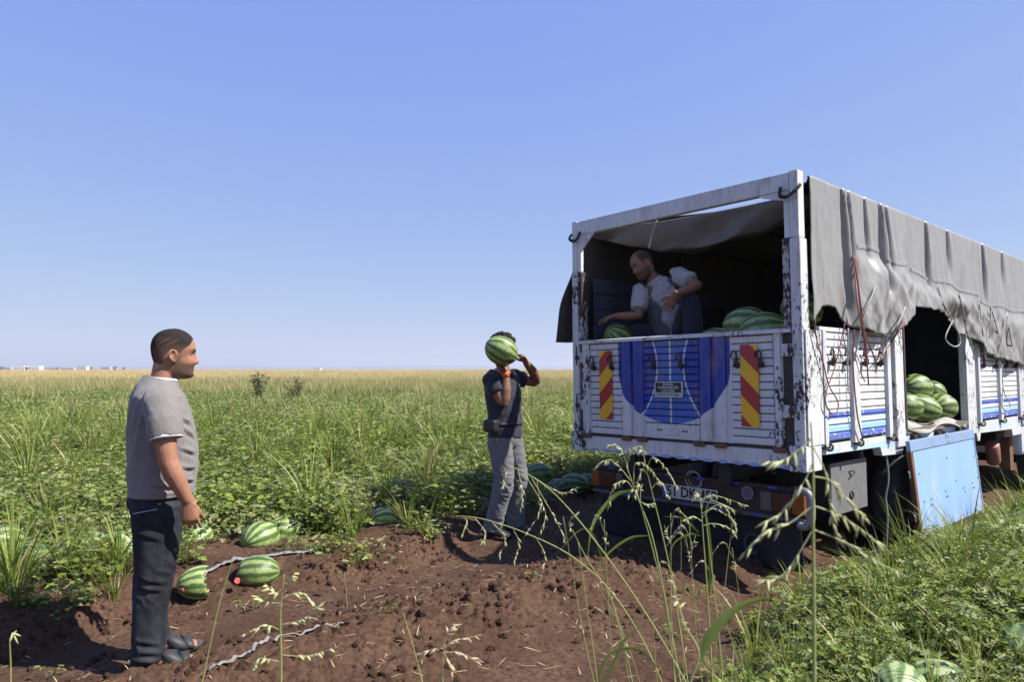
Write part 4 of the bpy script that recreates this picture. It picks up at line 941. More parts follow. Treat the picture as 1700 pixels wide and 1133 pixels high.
gmelon(150, 912, 5.4, (0, 10, 10), 1.05, 'pale striped watermelon in the grass, middle of three behind the standing man', 'melon_pale', GL)
gmelon(198, 912, 5.35, (0, 0, -20), 1.05, 'pale striped watermelon directly behind the standing man\'s legs', 'melon_pale', GL)
gmelon(325, 896, 5.7, (0, -20, 70), .95, 'pale watermelon behind the hand of the man in grey', 'melon_pale', GL)
gmelon(432, 894, 5.55, (0, -8, 65), 1.05, 'bright striped watermelon, left and nearer of a touching pair', 'melon', GL)
gmelon(474, 885, 5.8, (0, 12, 40), 1.05, 'bright striped watermelon, right and farther of a touching pair', 'melon', GL)
gmelon(634, 866, 6.35, (0, 15, 60), .95, 'yellowish watermelon with soil on it among the vines', 'melon_ripe', GL)
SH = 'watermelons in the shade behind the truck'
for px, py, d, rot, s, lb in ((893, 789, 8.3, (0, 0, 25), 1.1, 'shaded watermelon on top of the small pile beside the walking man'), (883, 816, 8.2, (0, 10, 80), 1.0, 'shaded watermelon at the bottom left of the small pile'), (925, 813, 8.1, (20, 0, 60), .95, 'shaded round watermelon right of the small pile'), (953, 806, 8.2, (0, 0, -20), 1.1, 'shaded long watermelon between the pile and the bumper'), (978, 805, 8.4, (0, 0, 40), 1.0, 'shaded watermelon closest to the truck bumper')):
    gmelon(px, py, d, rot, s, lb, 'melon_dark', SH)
RV = 'watermelons on the right hand verge'
gmelon(1637, 893, 5.62, (0, -10, 85), .95, 'pale watermelon with a soil covered end by the blue door', 'melon_pale', RV)
gmelon(1682, 896, 5.55, (0, 0, 12), 1.1, 'grey green watermelon at the right edge, in front', 'melon_pale', RV)
gmelon(1695, 876, 5.95, (0, 0, 30), 1.0, 'grey green watermelon at the right edge, behind another', 'melon_dark', RV)
gmelon(1492, 1148, 3.02, (0, 10, 60), .95, 'pale striped watermelon at the bottom edge, left of a pair', 'melon_pale', RV)
gmelon(1556, 1144, 3.08, (0, 0, -15), 1.0, 'pale striped watermelon at the bottom edge, right of a pair', 'melon_pale', RV)
gmelon(1693, 1078, 3.45, (0, 0, 40), .95, 'dark watermelon under leaves at the lower right edge', 'melon_dark', RV)
# broken melons
def broken(px, py, depth, rotz, s, cut, label, tilt=0):
    p = at(px, py, depth); e = empty('broken_watermelon', (p.x, p.y, p.z), (R(tilt), 0, R(rotz))); tag(e, label, 'watermelon', 'broken watermelons')
    b = MB(); b.ball((0, 0, 0), 1.0, 40, 26, Euler((0, math.pi / 2, 0))); V = np.array(b.v) * np.array([.158, .128, .124]) * s
    jag = cut * s + .045 * fbm(V * 14, 2) + .02 * fbm(V * 50 + 4, 2)
    V2, F2 = keep(V, b.f, V[:, 0] < jag + .03); 
    o = mesh_obj('rind', V2, F2, 'melon', e, True); d = o.modifiers.new('solid', 'SOLIDIFY'); d.thickness = .012; d.offset = -1
    V3 = V * np.array([.90, .88, .88]); inn = V3[:, 0] > cut * s * .75; V3[inn, 0] = cut * s * .75 - .02 + .012 * fbm(V3[inn] * 30, 3); V3 *= 1
    mesh_obj('flesh', V3, b.f, 'rind_inner' if cut < .05 else 'flesh', e, True)
broken(332, 968, 4.6, 28, .86, .02, 'broken watermelon half with withered flesh beside the standing man', 12); broken(427, 952, 4.88, 192, .95, .10, 'split striped watermelon lying on the soil bank')
def chunk(px, py, depth, s, label):
    p = at(px, py, depth); b = MB(); b.ball((0, 0, 0), s, 10, 7); V = np.array(b.v); V *= (1 + .5 * fbm(V * 40 + px, 2))[:, None]
    o = mesh_obj('melon_flesh', V, b.f, 'flesh'); o.location = p; tag(o, label, 'melon piece', 'pieces of red melon flesh on the soil')
chunk(305, 979, 4.5, .016, 'red melon piece left of the broken half'); chunk(393, 966, 4.72, .02, 'red melon piece between the two broken melons'); chunk(364, 934, 5.1, .013, 'small red melon piece up by the vines')
# cargo
CARGO = 'watermelons heaped in the truck bed'
def tmelon(loc, rot, s, label, mat='melon', stem=False):
    w = TRUCK_M @ Vector(loc); return melon(w, (rot[0], rot[1], rot[2] - 48.7), s, label, mat, CARGO, stem)
tmelon((-.80, .28, 1.045), (0, 30, 80), 1.0, 'striped watermelon behind the tailgate under the crouching man\'s reaching hand')
tmelon((-.98, .40, .96), (0, 0, 30), 1.0, 'watermelon just showing over the left end of the tailgate')
tmelon((.48, .34, 1.08), (0, 0, 15), 1.25, 'large dark watermelon behind the tailgate, left of the biggest ones', 'melon')
tmelon((.70, .20, 1.02), (0, -10, 20), 1.2, 'large striped watermelon against the tailgate near the right post', 'melon')
tmelon((.86, .50, 1.19), (0, 20, 70), 1.1, 'watermelon on top of the heap beside the right rear post')
tmelon((.30, .18, .95), (0, 0, 0), 1.0, 'watermelon just peeping over the tailgate below the large ones', 'melon')
for (px, py, xx, rot, s, lb) in ((1520, 645, .93, (0, 0, 75), 1.12, 'sunlit watermelon on top of the row in the side door'), (1547, 650, .86, (0, 20, 20), .9, 'small sunlit watermelon wedged at the top right in the side door'), (1528, 678, 1.0, (0, 15, 30), 1.1, 'sunlit watermelon in the front row of the side door, middle one'), (1561, 676, .98, (0, 0, 85), 1.15, 'sunlit watermelon in the front row of the side door, right one'), (1504, 676, 1.0, (0, 0, 60), 1.0, 'sunlit watermelon in the front row of the side door, left one')):
    tmelon(tl(px, py, 0, xx - .02), rot, s, lb)
cnt = 0
for k in range(5):
    for i in range(7):
        for j in range(5):
            y_ = 2.1 + i * .29 + .05 * math.sin(3 * j + k); x_ = .72 - j * .28 + .05 * math.cos(5 * i + k); z_ = .28 + k * .21
            if z_ > .34 + (.72 - x_) * .75 + .12 * math.sin(i * 2.1) or (j > 2 and k < 3): continue
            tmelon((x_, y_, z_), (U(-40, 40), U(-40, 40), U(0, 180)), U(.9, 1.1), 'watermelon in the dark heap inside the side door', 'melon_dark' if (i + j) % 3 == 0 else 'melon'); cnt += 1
for i in range(7):
    for j in range(4):
        for k in (0, 1):
            x_ = -.9 + i * .3; y_ = .22 + j * .3; z_ = .70 + k * .2 - .02 * j
            if k and (x_ < -.2 or y_ < .45): continue
            tmelon((x_ + U(-.03, .03), y_ + U(-.03, .03), z_), (U(-30, 30), U(-30, 30), U(0, 180)), U(.9, 1.05), 'watermelon in the heap behind the tailgate', 'melon')
# sacking on the door sill
mb = MB(); Vq = []
for i in range(30):
    for j in range(8):
        y_ = 1.85 + 1.55 * i / 29; t = j / 7; Vq.append((.92 + .22 * t + .015 * math.sin(9 * y_), y_, .225 + .03 * math.sin(6 * y_ + 4 * t) - .05 * max(0, t - .7) * 3 + .12 * math.exp(-((y_ - 1.95) / .12) ** 2) * (1 - t)))
simple('sack', (.28, .27, .25), .9, 0, .3, 10); o = mb.grid(Vq, 30, 8).build('sack_cloth', 'sack', None, True, solid=.006); o.matrix_world = TRUCK_M; tag(o, 'crumpled grey sacking on the sill of the side door', 'sacking')
# strips of drip tape on the soil
simple('plastic', (.22, .205, .185), .55, 0, .2, 20)
def tape(pts, w, label):
    P = [np.array(at(a, b, d)) for a, b, d in pts]; C = curve_pts(P, 10); mb = MB(); Vq = []
    for i, p in enumerate(C):
        d = (C[min(i + 1, len(C) - 1)] - C[max(i - 1, 0)]).normalized(); s = Vector((-d.y, d.x, 0)).normalized(); g = gz(p.x, p.y)
        for k in range(4): q = p + s * w * (k / 3 - .5) * (1 + .2 * math.sin(i * .37)); Vq.append((q.x, q.y, g + .016 + .003 * math.sin(i * .5 + k * 1.7) + .003 * (k in (0, 3))))
    o = mb.grid(Vq, len(C), 4).build('plastic_tape', 'plastic', None, True, solid=.002); tag(o, label, 'plastic tape', 'strips of drip tape on the soil')
tape([(300, 972, 4.6), (345, 950, 4.85), (395, 938, 5.0), (450, 930, 5.1), (535, 915, 5.3)], .06, 'pale crumpled drip tape by the broken melons')
tape([(345, 1140, 3.2), (400, 1115, 3.35), (440, 1096, 3.5), (500, 1078, 3.65), (570, 1066, 3.75)], .02, 'thin pale drip tape crossing the soil at the bottom')
# ------------------------------------------------------------------ people
m = M('skin', .5, spec=.35); c = m.attr('tint'); c = m.scale(c, m.noise(18, 4) * .5 + .75); m.base(c); m.bump(m.noise(140, 3), .15, .002); MAT['skin'] = m.m
m.b.inputs['Subsurface Weight'].default_value = .06; m.b.inputs['Subsurface Radius'].default_value = (.01, .004, .002)
m = M('hair', .8, spec=.12); m.base(m.scale(m.attr('tint'), m.noise(90, 3) * .8 + .6)); m.bump(m.noise(180, 2, vec=(1, 1, .4)), .6, .004); MAT['hair'] = m.m
def cloth(name, c, rough=.85, rib=0.0, var=.12, spec=.2):
    m = M(name, rough, spec=spec); n = m.noise(6, 4); cc = m.mix(n, [v * (1 - var) for v in c], [v * (1 + var) for v in c])
    b = m.noise(260, 2)
    if rib:
        x, y, z = m.xyz(); w = ((x + y * 1.3) * rib).sin() * .5 + .5; cc = m.mix(w, m.scale(cc, .88), cc); b = w
    m.base(cc); m.bump(b, .25, .0015); m.b.inputs['Sheen Weight'].default_value = .15; MAT[name] = m.m
cloth('shirt_grey', (.178, .166, .158), rib=620); cloth('shirt_white', (.66, .66, .67)); cloth('polo_cloth', (.30, .30, .31)); cloth('shirt_black', (.022, .024, .034)); cloth('vest', (.085, .088, .10)); cloth('trousers_grey', (.115, .115, .122), var=.25); cloth('trousers_navy', (.022, .026, .045))
m = M('jeans', .8, spec=.2); n = m.noise(2.2, 4, .6, (3, 3, 1)); n2_ = m.noise(14, 4); c = m.mix(n.step(.35, .75), (.013, .014, .018), (.036, .039, .048)); c = m.mix((n2_ - .5) * .8, c, (.055, .06, .074)); m.base(c); m.bump(m.noise(300, 2), .3, .001); MAT['jeans'] = m.m
simple('sandal', (.025, .026, .028), .6); simple('sole', (.055, .055, .058), .7); simple('wristband', (.50, .13, .02), .8); simple('pouch', (.014, .013, .016), .5, 0, .4, 20); simple('eye_white', (.10, .075, .06), .4); simple('iris', (.02, .012, .008), .1); simple('teeth', (.7, .66, .58), .3); simple('shoe', (.02, .02, .022), .6); simple('thread', (.45, .46, .5), .6)
SKIN = np.array((.285, .140, .086)); SKIN2 = np.array((.19, .092, .058)); BEARD = np.array((.06, .042, .034)); HAIR = np.array((.018, .014, .012))

HZ = [-.128, -.124, -.116, -.105, -.092, -.078, -.062, -.045, -.028, -.010, .010, .030, .055, .080, .100, .113, .121, .125]
HF = [.050, .072, .085, .090, .089, .088, .089, .090, .091, .090, .095, .097, .092, .080, .062, .042, .022, .003]
HB = [.020, .005, -.020, -.044, -.060, -.072, -.082, -.091, -.098, -.103, -.107, -.109, -.107, -.098, -.081, -.060, -.036, -.006]
HW = [.012, .030, .044, .053, .059, .063, .066, .069, .071, .073, .0755, .077, .0765, .071, .060, .045, .028, .004]
NT, NR = 72, 64
def head_surface(smile=0.0):
    zz = np.interp(np.linspace(0, 1, NR), np.linspace(0, 1, len(HZ)), HZ)
    k = np.ones(5) / 5
    def it(t):
        v = np.interp(zz, HZ, t); p = np.pad(v, 2, mode='edge'); w = np.convolve(p, k, 'valid'); w[:2] = v[:2]; w[-2:] = v[-2:]; return w
    f, b, w = it(HF), it(HB), it(HW); th = np.linspace(0, 2 * math.pi, NT, endpoint=False)
    Zg, T = np.meshgrid(zz, th, indexing='ij'); c, s = np.cos(T), np.sin(T); ex = .88
    y = np.where(c > 0, f[:, None], -b[:, None]) * np.sign(c) * np.abs(c) ** ex; x = w[:, None] * np.sign(s) * np.abs(s) ** ex; fr = (c > 0)
    ax = np.abs(x); g = lambda v, s_: np.exp(-(v / s_) ** 2)
    nose = np.interp(Zg, [-.062, -.056, -.048, -.040, -.025, -.005, .012, .03], [0, .004, .023, .027, .017, .007, .002, 0])
    y = y + fr * (nose * g(x, .0125 + .003 * (Zg < -.035)) - .013 * g(ax - .032, .017) * g(Zg + .002, .011) + .005 * g(ax - .030, .026) * g(Zg - .020, .008))
    y = y + fr * (.006 * g(x, .026) * (g(Zg + .067, .005) + g(Zg + .081, .006)) - .005 * g(x, .03) * g(Zg + .074, .0035) + .006 * g(x, .022) * g(Zg + .108, .012) - .003 * g(x, .02) * g(Zg + .093, .006))
    y = y + fr * (.004 + .004 * smile) * g(ax - .044, .018) * g(Zg + .042, .018)
    return np.stack([x, y, Zg], -1), T
def orient(face, up=(0, 0, 1)):
    y = Vector(face).normalized(); u = Vector(up); x = y.cross(u).normalized(); z = x.cross(y); return Matrix((x, y, z)).transposed()
def add_head(mb, pos, Q, s=1.0, smile=0.0):
    G, T = head_surface(smile); V = (G.reshape(-1, 3) * s) @ np.array(Q).T + np.array(pos)
    F = [(i * NT + j, i * NT + (j + 1) % NT, (i + 1) * NT + (j + 1) % NT, (i + 1) * NT + j) for i in range(NR - 1) for j in range(NT)] + [tuple(range(NT - 1, -1, -1)), tuple((NR - 1) * NT + j for j in range(NT))]
    mb.add(V, F); P = lambda x, y, z: Vector(pos) + Q @ (Vector((x, y, z)) * s)
    for sd in (-1, 1):
        rim = curve_pts([P(sd * .077, .006, -.030), P(sd * .083, .008, -.010), P(sd * .086, .004, .008), P(sd * .090, -.010, .016), P(sd * .094, -.024, .006), P(sd * .092, -.024, -.014), P(sd * .085, -.014, -.032), P(sd * .079, -.002, -.044)], 4)
        mb.tube(rim, [.0050 * s] * len(rim), 6, round_=1); mb.ball(P(sd * .079, -.006, -.014), (.007 * s, .016 * s, .024 * s), 10, 7, Q.to_euler()); mb.ball(P(sd * .080, .0, -.040), (.005 * s, .007 * s, .009 * s), 8, 6, Q.to_euler())
    return G
def hair_cap(par, pos, Q, s, hairline, off, tint, fade=None, curl=0.0, name='hair'):
    """shell over the head wherever z is above hairline(theta in 0..pi)"""
    G, T = head_surface(); a = np.abs(np.where(T > math.pi, T - 2 * math.pi, T)); H = np.interp(a, [R(q[0]) for q in hairline], [q[1] for q in hairline]); d = G[..., 2] - H
    Nn = G - np.array([0, -.01, .0]); Nn /= np.linalg.norm(Nn, axis=-1, keepdims=True)
    o = off * sstep(-.012, .012, d) - .003
    if curl: o = o + curl * sstep(0, .03, d) * np.abs(fbm(G * 38, 2)) * 1.6
    V = (G + Nn * o[..., None]).reshape(-1, 3); F = [(i * NT + j, i * NT + (j + 1) % NT, (i + 1) * NT + (j + 1) % NT, (i + 1) * NT + j) for i in range(NR - 1) for j in range(NT)] + [tuple((NR - 1) * NT + j for j in range(NT))]
    tn = np.tile(tint, (len(V), 1)); dd = d.ravel()
    if fade is not None: k = fade(a.ravel(), V[:, 2], dd)[:, None]; tn = tn * (1 - k) + np.array((.15, .085, .058)) * k
    V2, F2, t2 = keep(V, F, dd > -.012, tn); V2 = (V2 * s) @ np.array(Q).T + np.array(pos); return mesh_obj(name, V2, F2, 'hair', par, True, {'tint': t2})
def add_hand(mb, wrist, d, n, th, curl=.5, s=1.0, fan=.10, thumb=(.55, .75, .35)):
    w = Vector(wrist); d = Vector(d).normalized(); n = Vector(n); n = (n - d * n.dot(d)).normalized(); t0 = d.cross(n); th = t0 if t0.dot(Vector(th)) > 0 else -t0
    mb.tube([w - d * .02, w + d * .02, w + d * .05 * s, w + d * .085 * s], [(.028 * s, .022 * s), (.033 * s, .020 * s), (.041 * s, .017 * s), (.041 * s, .013 * s)], 12, th, round_=.5)
    for k, (o, L) in enumerate(((.0318, .072), (.0108, .082), (-.0104, .077), (-.0312, .060))):
        p = w + d * (.086 - (.008 if k == 3 else 0)) * s + th * o * s; a = .12 + curl * .25 + .08 * k * curl; dirv = (d + th * (o / .03) * fan).normalized(); pts = [p - dirv * .02]; q = p; r = [.0090 * s, .0088 * s]; pts.append(q)
        for seg, fr in enumerate((.42, .32, .26)):
            v = dirv * math.cos(a) + n * math.sin(a); q = q + v * L * fr * s; pts.append(q); r.append((.0082, .0075, .0062)[seg] * s); a += curl * (.75 + .1 * k)
        mb.tube(pts, r, 8, round_=.9)
    p = w + d * .028 * s + th * .026 * s; v = (d * thumb[0] + th * thumb[1] + n * thumb[2]).normalized(); v2 = (d * .85 + th * .25 + n * (.3 + .3 * curl)).normalized()
    mb.tube([p - v * .01, p + v * .034 * s, p + v * .034 * s + v2 * .030 * s, p + v * .034 * s + v2 * .054 * s], [.0135 * s, .0115 * s, .0100 * s, .0075 * s], 8, round_=.8)
def folds(V, Nn, amp, sc=(6, 6, 6), seed=0.0, sharp=True):
    q = V * np.array(sc) + seed; f = fbm(q, 3); f = (1 - np.abs(f) * 2.2) if sharp else f; return V + Nn * (amp * f)[:, None]
def creases(V, Nn, lines, amp, w, shift=(0, 0, -1)):
    """pressed folds along 3-D segments: a ridge with a groove beside it"""
    d = np.zeros(len(V)); sh = np.array(shift, float)
    for a, b, k in lines:
        for off, sg in ((0, 1.0), (1.7 * w, -1.1)):
            A = np.array(a, float) + sh * off; B = np.array(b, float) + sh * off; e = B - A; t = np.clip(((V - A) @ e) / (e @ e), 0, 1)
            r2 = ((V - A - t[:, None] * e) ** 2); r2[:, 0] *= .12; d += sg * k * amp * np.exp(-r2.sum(1) / (w * w)) * (np.sin(np.pi * np.clip(t, .02, .98)) ** .5)
    return V + Nn * d[:, None]
def garment(mb, voxel, name, mat, par, cuts=(), fold=((.006, (6, 6, 6), 0.0),), solid=.004, smooth=4, extra=None):
    V, Nn, F = remesh(mb, voxel, smooth)
    for a, sc, sd in fold: V = folds(V, Nn, a, sc, sd)
    if extra is not None: V = extra(V, Nn)
    msk = np.ones(len(V), bool)
    for p, n, r in cuts:
        n = np.array(Vector(n).normalized()); p = np.array(p); q = V - p; dn = q @ n; rad = np.linalg.norm(q - dn[:, None] * n, axis=1); msk &= ~((dn > 0) & (rad < r) & (dn < r * 1.5))
    V, F = keep(V, F, msk); o = mesh_obj(name, V, F, mat, par, True)
    if solid: d = o.modifiers.new('solid', 'SOLIDIFY'); d.thickness = solid; d.offset = -1
    return o
def body_mesh(mb, par, skin, pos=None, Q=None, s=1.0, beard=.6, voxel=.0056):
    V, Nn, F = remesh(mb, voxel, 2, .5); t = np.tile(skin, (len(V), 1)); t *= (1 + .22 * fbm(V * 14, 3))[:, None]
    if pos is not None:
        h = ((V - np.array(pos)) @ np.array(Q)) / s; x, y, z = h[:, 0], h[:, 1], h[:, 2]; hd = (np.abs(x) < .11) & (np.abs(y) < .14) & (z > -.135) & (z < .14)
        low = sstep(-.022 - .02 * sstep(.03, .07, y), -.060, z) * sstep(-.030, .005, y) * hd; low = np.maximum(low, sstep(.02, -.02, z) * np.exp(-((y - .018) / .013) ** 2) * (np.abs(x) > .05) * (z > -.06) * hd * .8); mous = np.exp(-((z + .059) / .006) ** 2) * np.exp(-(x / .034) ** 2) * (y > .06) * hd
        k = np.clip(np.maximum(low, mous) * beard, 0, 1)[:, None]; t = t * (1 - k) + BEARD * k
        lip = np.exp(-((z + .075) / .008) ** 2) * np.exp(-(x / .024) ** 2) * (y > .07) * hd; lip = lip[:, None] * .8; t = t * (1 - lip) + np.array((.24, .08, .065)) * lip; mo = np.exp(-((z + .0745 - 6 * x * x) / .0028) ** 2) * (np.abs(x) < .032) * (y > .06) * hd; mo = mo[:, None] * .85; t = t * (1 - mo) + np.array((.03, .012, .01)) * mo
        br = np.exp(-((z - .021) / .0055) ** 2) * np.exp(-((np.abs(x) - .033) / .018) ** 2) * (y > .05) * hd; br = br[:, None]; t = t * (1 - br) + HAIR * br
    o = mesh_obj('body', V, F, 'skin', par, True, {'tint': np.clip(t, 0.004, .9)}); return o
def eyes(par, pos, Q, s):
    P = lambda x, y, z: Vector(pos) + Q @ (Vector((x, y, z)) * s)
    for sd in (-1, 1):
        o = MB().ball(P(sd * .032, .071, -.002), .0115 * s, 12, 8).build('eye', 'eye_white', par, True); MB().ball(P(sd * .032, .0765, -.002), .0066 * s, 10, 6).build('iris', 'iris', o, True)

# ---------------- man in grey T-shirt, standing in profile
def man_grey():
    p = Vector((-1.865, 3.645, 0)); p.z = gz(p.x, p.y) - .0; e = empty('person', (p.x, p.y, -.024), (0, 0, R(-61)))
    tag(e, 'man in grey T-shirt and dark jeans standing on the soil, seen from the side', 'person')
    hp, Q, hs_ = (0.0, .095, 1.608), orient((.06, 1, -.02), (0, 0, 1)), 1.045
    b = MB(); add_head(b, hp, Q, hs_, 1.0)
    b.tube([(0, .045, 1.40), (0, .040, 1.47), (0, .052, 1.55), (0, .07, 1.60)], [(.10, .075), (.064, .060), (.058, .058), (.056, .055)], 16, (1, 0, 0), round_=.3)
    tor = [((0, .045, .86), .150, .138), ((0, .048, .95), .150, .138), ((0, .048, 1.07), .152, .140), ((0, .038, 1.20), .168, .134), ((0, .028, 1.30), .180, .12), ((0, .025, 1.38), .17, .105), ((0, .03, 1.43), .11, .08)]
    b.tube([q[0] for q in tor], [(q[1], q[2]) for q in tor], 24, (1, 0, 0), round_=.2)
    for s in (-1, 1):
        f = 0 if s > 0 else .03
        b.tube([(s * .16, .03, 1.37), (s * .215, .035, 1.345), (s * .25, .045, 1.22), (s * .264, .052, 1.13), (s * .268, .062, 1.07), (s * .266, .085, 1.01), (s * .258, .125, .93), (s * .252, .150, .875)], [.06, .060, .054, .048, .0465, .0475, .038, .0300], 14, round_=.6)
        add_hand(b, (s * .252, .152, .872), (0, .14, -1), (-s, .25, -.1), (.25 * s, 1, .1), .5, 1.04, .08, (.85, .42, .30))
        b.tube([(s * .09, .03, .84), (s * .10, .03, .66), (s * .105, .02, .48), (s * .105, .005, .28), (s * .105, f, .10), (s * .105, f - .01, .06)], [.080, .074, .055, .052, .042, .040], 12, round_=.4)
        b.tube([(s * .107, f - .055, .062), (s * .107, f + .0, .070), (s * .109, f + .09, .060), (s * .111, f + .16, .048), (s * .112, f + .185, .045)], [(.034, .030), (.038, .040), (.043, .030), (.047, .017), (.046, .014)], 12, (1, 0, 0), round_=.6)
        for k in range(5): b.tube([(s * .112 + (k - 2) * .0185, f + .175, .044), (s * .112 + (k - 2) * .0195, f + .215 - abs(k - (2.5 - 1.5 * s)) * .008 - (.012 if k in (0, 4) else 0), .040)], [.0100, .0088], 8, round_=.8)
    body_mesh(b, e, SKIN, hp, Q, hs_, .80, .005)
    eyes(e, hp, Q, hs_)
    def fade(a, z, d):
        side = sstep(R(38), R(70), a) * sstep(R(165), R(140), a); lo = 1 - sstep(.0, .055, z - .02 * sstep(R(60), R(30), a)); st = sstep(.25, .75, np.sin((z * .8 + (a - 1.9) * .055) * 260) * .5 + .5) * sstep(.025, .04, z) * sstep(.085, .070, z) * sstep(R(75), R(95), a) * sstep(R(150), R(135), a)
        return np.clip(.70 * lo * side + .42 * st * side + .75 * sstep(.014, -.006, d), 0, .85)
    hair_cap(e, hp, Q, hs_, [(0, .072), (28, .068), (45, .045), (62, .030), (74, .008), (82, -.006), (95, .018), (108, .0), (118, -.045), (135, -.066), (180, -.074)], .0055, HAIR * 1.2, fade)
    # T-shirt with white edges
    sh = MB(); tor = [((0, .046, .82), .170, .156), ((0, .046, .90), .168, .154), ((0, .050, 1.0), .172, .162), ((0, .048, 1.10), .178, .163), ((0, .038, 1.21), .192, .155), ((0, .026, 1.31), .206, .140), ((0, .020, 1.385), .192, .122), ((0, .022, 1.43), .125, .098), ((0, .035, 1.475), .080, .078), ((0, .045, 1.50), .074, .074)]
    sh.tube([q[0] for q in tor], [(q[1], q[2]) for q in tor], 28, (1, 0, 0))
    for s in (-1, 1): sh.tube([(s * .13, .022, 1.375), (s * .20, .030, 1.352), (s * .245, .040, 1.27), (s * .263, .048, 1.192)], [(.070, .076), (.074, .082), (.068, .078), (.066, .076)], 18, (1, 0, 0))
    ax = Vector((.018, .008, -.08)); cuts = [((0, .05, .872), (0, 0, -1), .35), ((0, .06, 1.472), (0, .28, 1), .2)]
    def crease(V, Nn):
        Ls = []
        for sx_ in (1, -1):
            x_ = sx_ * .17
            Ls += [((x_, .09, 1.30), (x_ * .6, .19, 1.24), 1), ((x_, .10, 1.25), (x_ * .5, .20, 1.17), 1.1), ((x_, .12, 1.13), (x_ * .5, .225, 1.08), .9), ((x_, .08, 1.04), (x_ * .5, .225, 1.01), 1), ((x_, .06, .985), (x_ * .5, .22, .945), 1.1), ((x_, -.02, .955), (x_, .14, .925), .8), ((x_, .0, .91), (x_ * .7, .18, .895), .7),
                   ((x_, -.06, 1.02), (x_, .03, .93), .8), ((x_, -.11, 1.10), (x_, -.03, .97), .9), ((x_ * .7, -.13, 1.02), (x_, -.06, .91), .7)]
        V = creases(V, Nn, Ls, .0085, .011)
        Lv = []
        for sx_ in (1, -1): Lv += [((sx_ * .15, -.07, 1.40), (sx_ * .13, -.12, 1.14), 1.0), ((sx_ * .19, -.045, 1.36), (sx_ * .16, -.10, 1.08), 1.2), ((sx_ * .09, -.09, 1.40), (sx_ * .07, -.14, 1.18), .8), ((sx_ * .235, .065, 1.36), (sx_ * .25, .09, 1.24), .8), ((sx_ * .23, .02, 1.37), (sx_ * .26, .0, 1.25), .8), ((sx_ * .24, .045, 1.34), (sx_ * .275, .05, 1.23), .5)]
        return creases(V, Nn, Lv, .0075, .011, (0, -1, 0))
    garment(sh, .0062, 't_shirt', 'shirt_grey', e, cuts, ((.007, (5, 5, 3.5), 3.0), (.0025, (14, 14, 11), 1.0)), extra=crease)
    for s in (-1, 1):
        c = Vector((s * .2625, .0480, 1.196)); d = Vector((s * ax.x, ax.y, ax.z)).normalized(); MB().tube([c - d * .006, c + d * .012], [(.0665, .0765), (.0655, .0755)], 28, (1, 0, 0), cap=False).build('sleeve_edge', 'shirt_white', e, True, solid=.004)
    MB().tube([(0, .042, 1.470), (0, .043, 1.480)], [(.0765, .0775), (.070, .070)], 28, (1, 0, 0), cap=False).build('collar_edge', 'shirt_white', e, True, solid=.004)
    # jeans
    jn = MB(); jn.tube([(0, .045, .99), (0, .04, .92), (0, .03, .84), (0, .03, .78)], [(.140, .122), (.148, .130), (.164, .146), (.155, .125)], 26, (1, 0, 0), round_=.2)
    for s in (-1, 1):
        f = 0 if s > 0 else .03
        jn.tube([(s * .088, .028, .83), (s * .098, .026, .68), (s * .104, .018, .50), (s * .106, .0, .32), (s * .106, f - .006, .15), (s * .106, f - .002, .06), (s * .106, f, .0)], [(.092, .128), (.085, .110), (.071, .090), (.062, .077), (.060, .074), (.061, .077), (.061, .078)], 22, (1, 0, 0), round_=.2)
    def wr(V, Nn):
        z = V[:, 2]; w = .35 + np.exp(-((z - .47) / .12) ** 2) + 1.2 * np.exp(-((z - .10) / .09) ** 2) + .5 * np.exp(-((z - .78) / .08) ** 2); V = V + Nn * (.009 * w * (.25 - np.abs(fbm(V * np.array([5, 5, 13]) + V[:, 1:2] * 7, 2))))[:, None]; Lj = []
        for sx_ in (1, -1): Lj += [((sx_ * .17, -.10, .80), (sx_ * .17, .05, .73), 1), ((sx_ * .17, -.10, .73), (sx_ * .17, .04, .68), .8), ((sx_ * .17, -.06, .50), (sx_ * .17, .06, .46), 1), ((sx_ * .17, -.08, .45), (sx_ * .17, .05, .43), .9), ((sx_ * .17, .02, .53), (sx_ * .15, .11, .49), .8), ((sx_ * .17, -.08, .20), (sx_ * .17, .05, .16), .9), ((sx_ * .17, -.05, .14), (sx_ * .17, .07, .11), 1.1), ((sx_ * .17, -.08, .10), (sx_ * .17, .04, .08), 1.0), ((sx_ * .16, .05, .66), (sx_ * .17, .12, .80), .9)]
        return creases(V, Nn, Lj, .006, .012)
    garment(jn, .0065, 'jeans', 'jeans', e, [((s * .106, 0 if s > 0 else .03, .062), (0, .16, -1), .13) for s in (-1, 1)], ((.0035, (6, 6, 4), 2.0),), extra=wr)
    MB().tube(curve_pts([(.165, -.085, .815), (.176, -.05, .822), (.185, -.01, .828), (.188, .02, .832)], 5), .0018, 5).build('pocket_stitch', 'thread', e)
    # sandals
    for s in (-1, 1):
        f = 0 if s > 0 else .03; sd = empty('sandal', parent=e)
        out = [(-.040, -.075), (-.020, -.095), (.022, -.095), (.040, -.072), (.044, 0), (.053, .10), (.052, .17), (.034, .225), (.0, .240), (-.036, .222), (-.052, .16), (-.050, .09), (-.040, 0)]; V = []
        for zz, k in ((.004, .95), (.018, 1.0), (.034, .99)):
            for x_, y_ in out: V.append((s * .109 + x_ * k, f + y_ * k, zz + .016 * sstep(.10, .24, y_)))
        n = len(out); F = [tuple(range(n - 1, -1, -1)), tuple(range(2 * n, 3 * n))] + [(r_ * n + i, r_ * n + (i + 1) % n, (r_ + 1) * n + (i + 1) % n, (r_ + 1) * n + i) for r_ in (0, 1) for i in range(n)]
        MB().add(V, F).build('sole', 'sole', sd, bevel=.003)
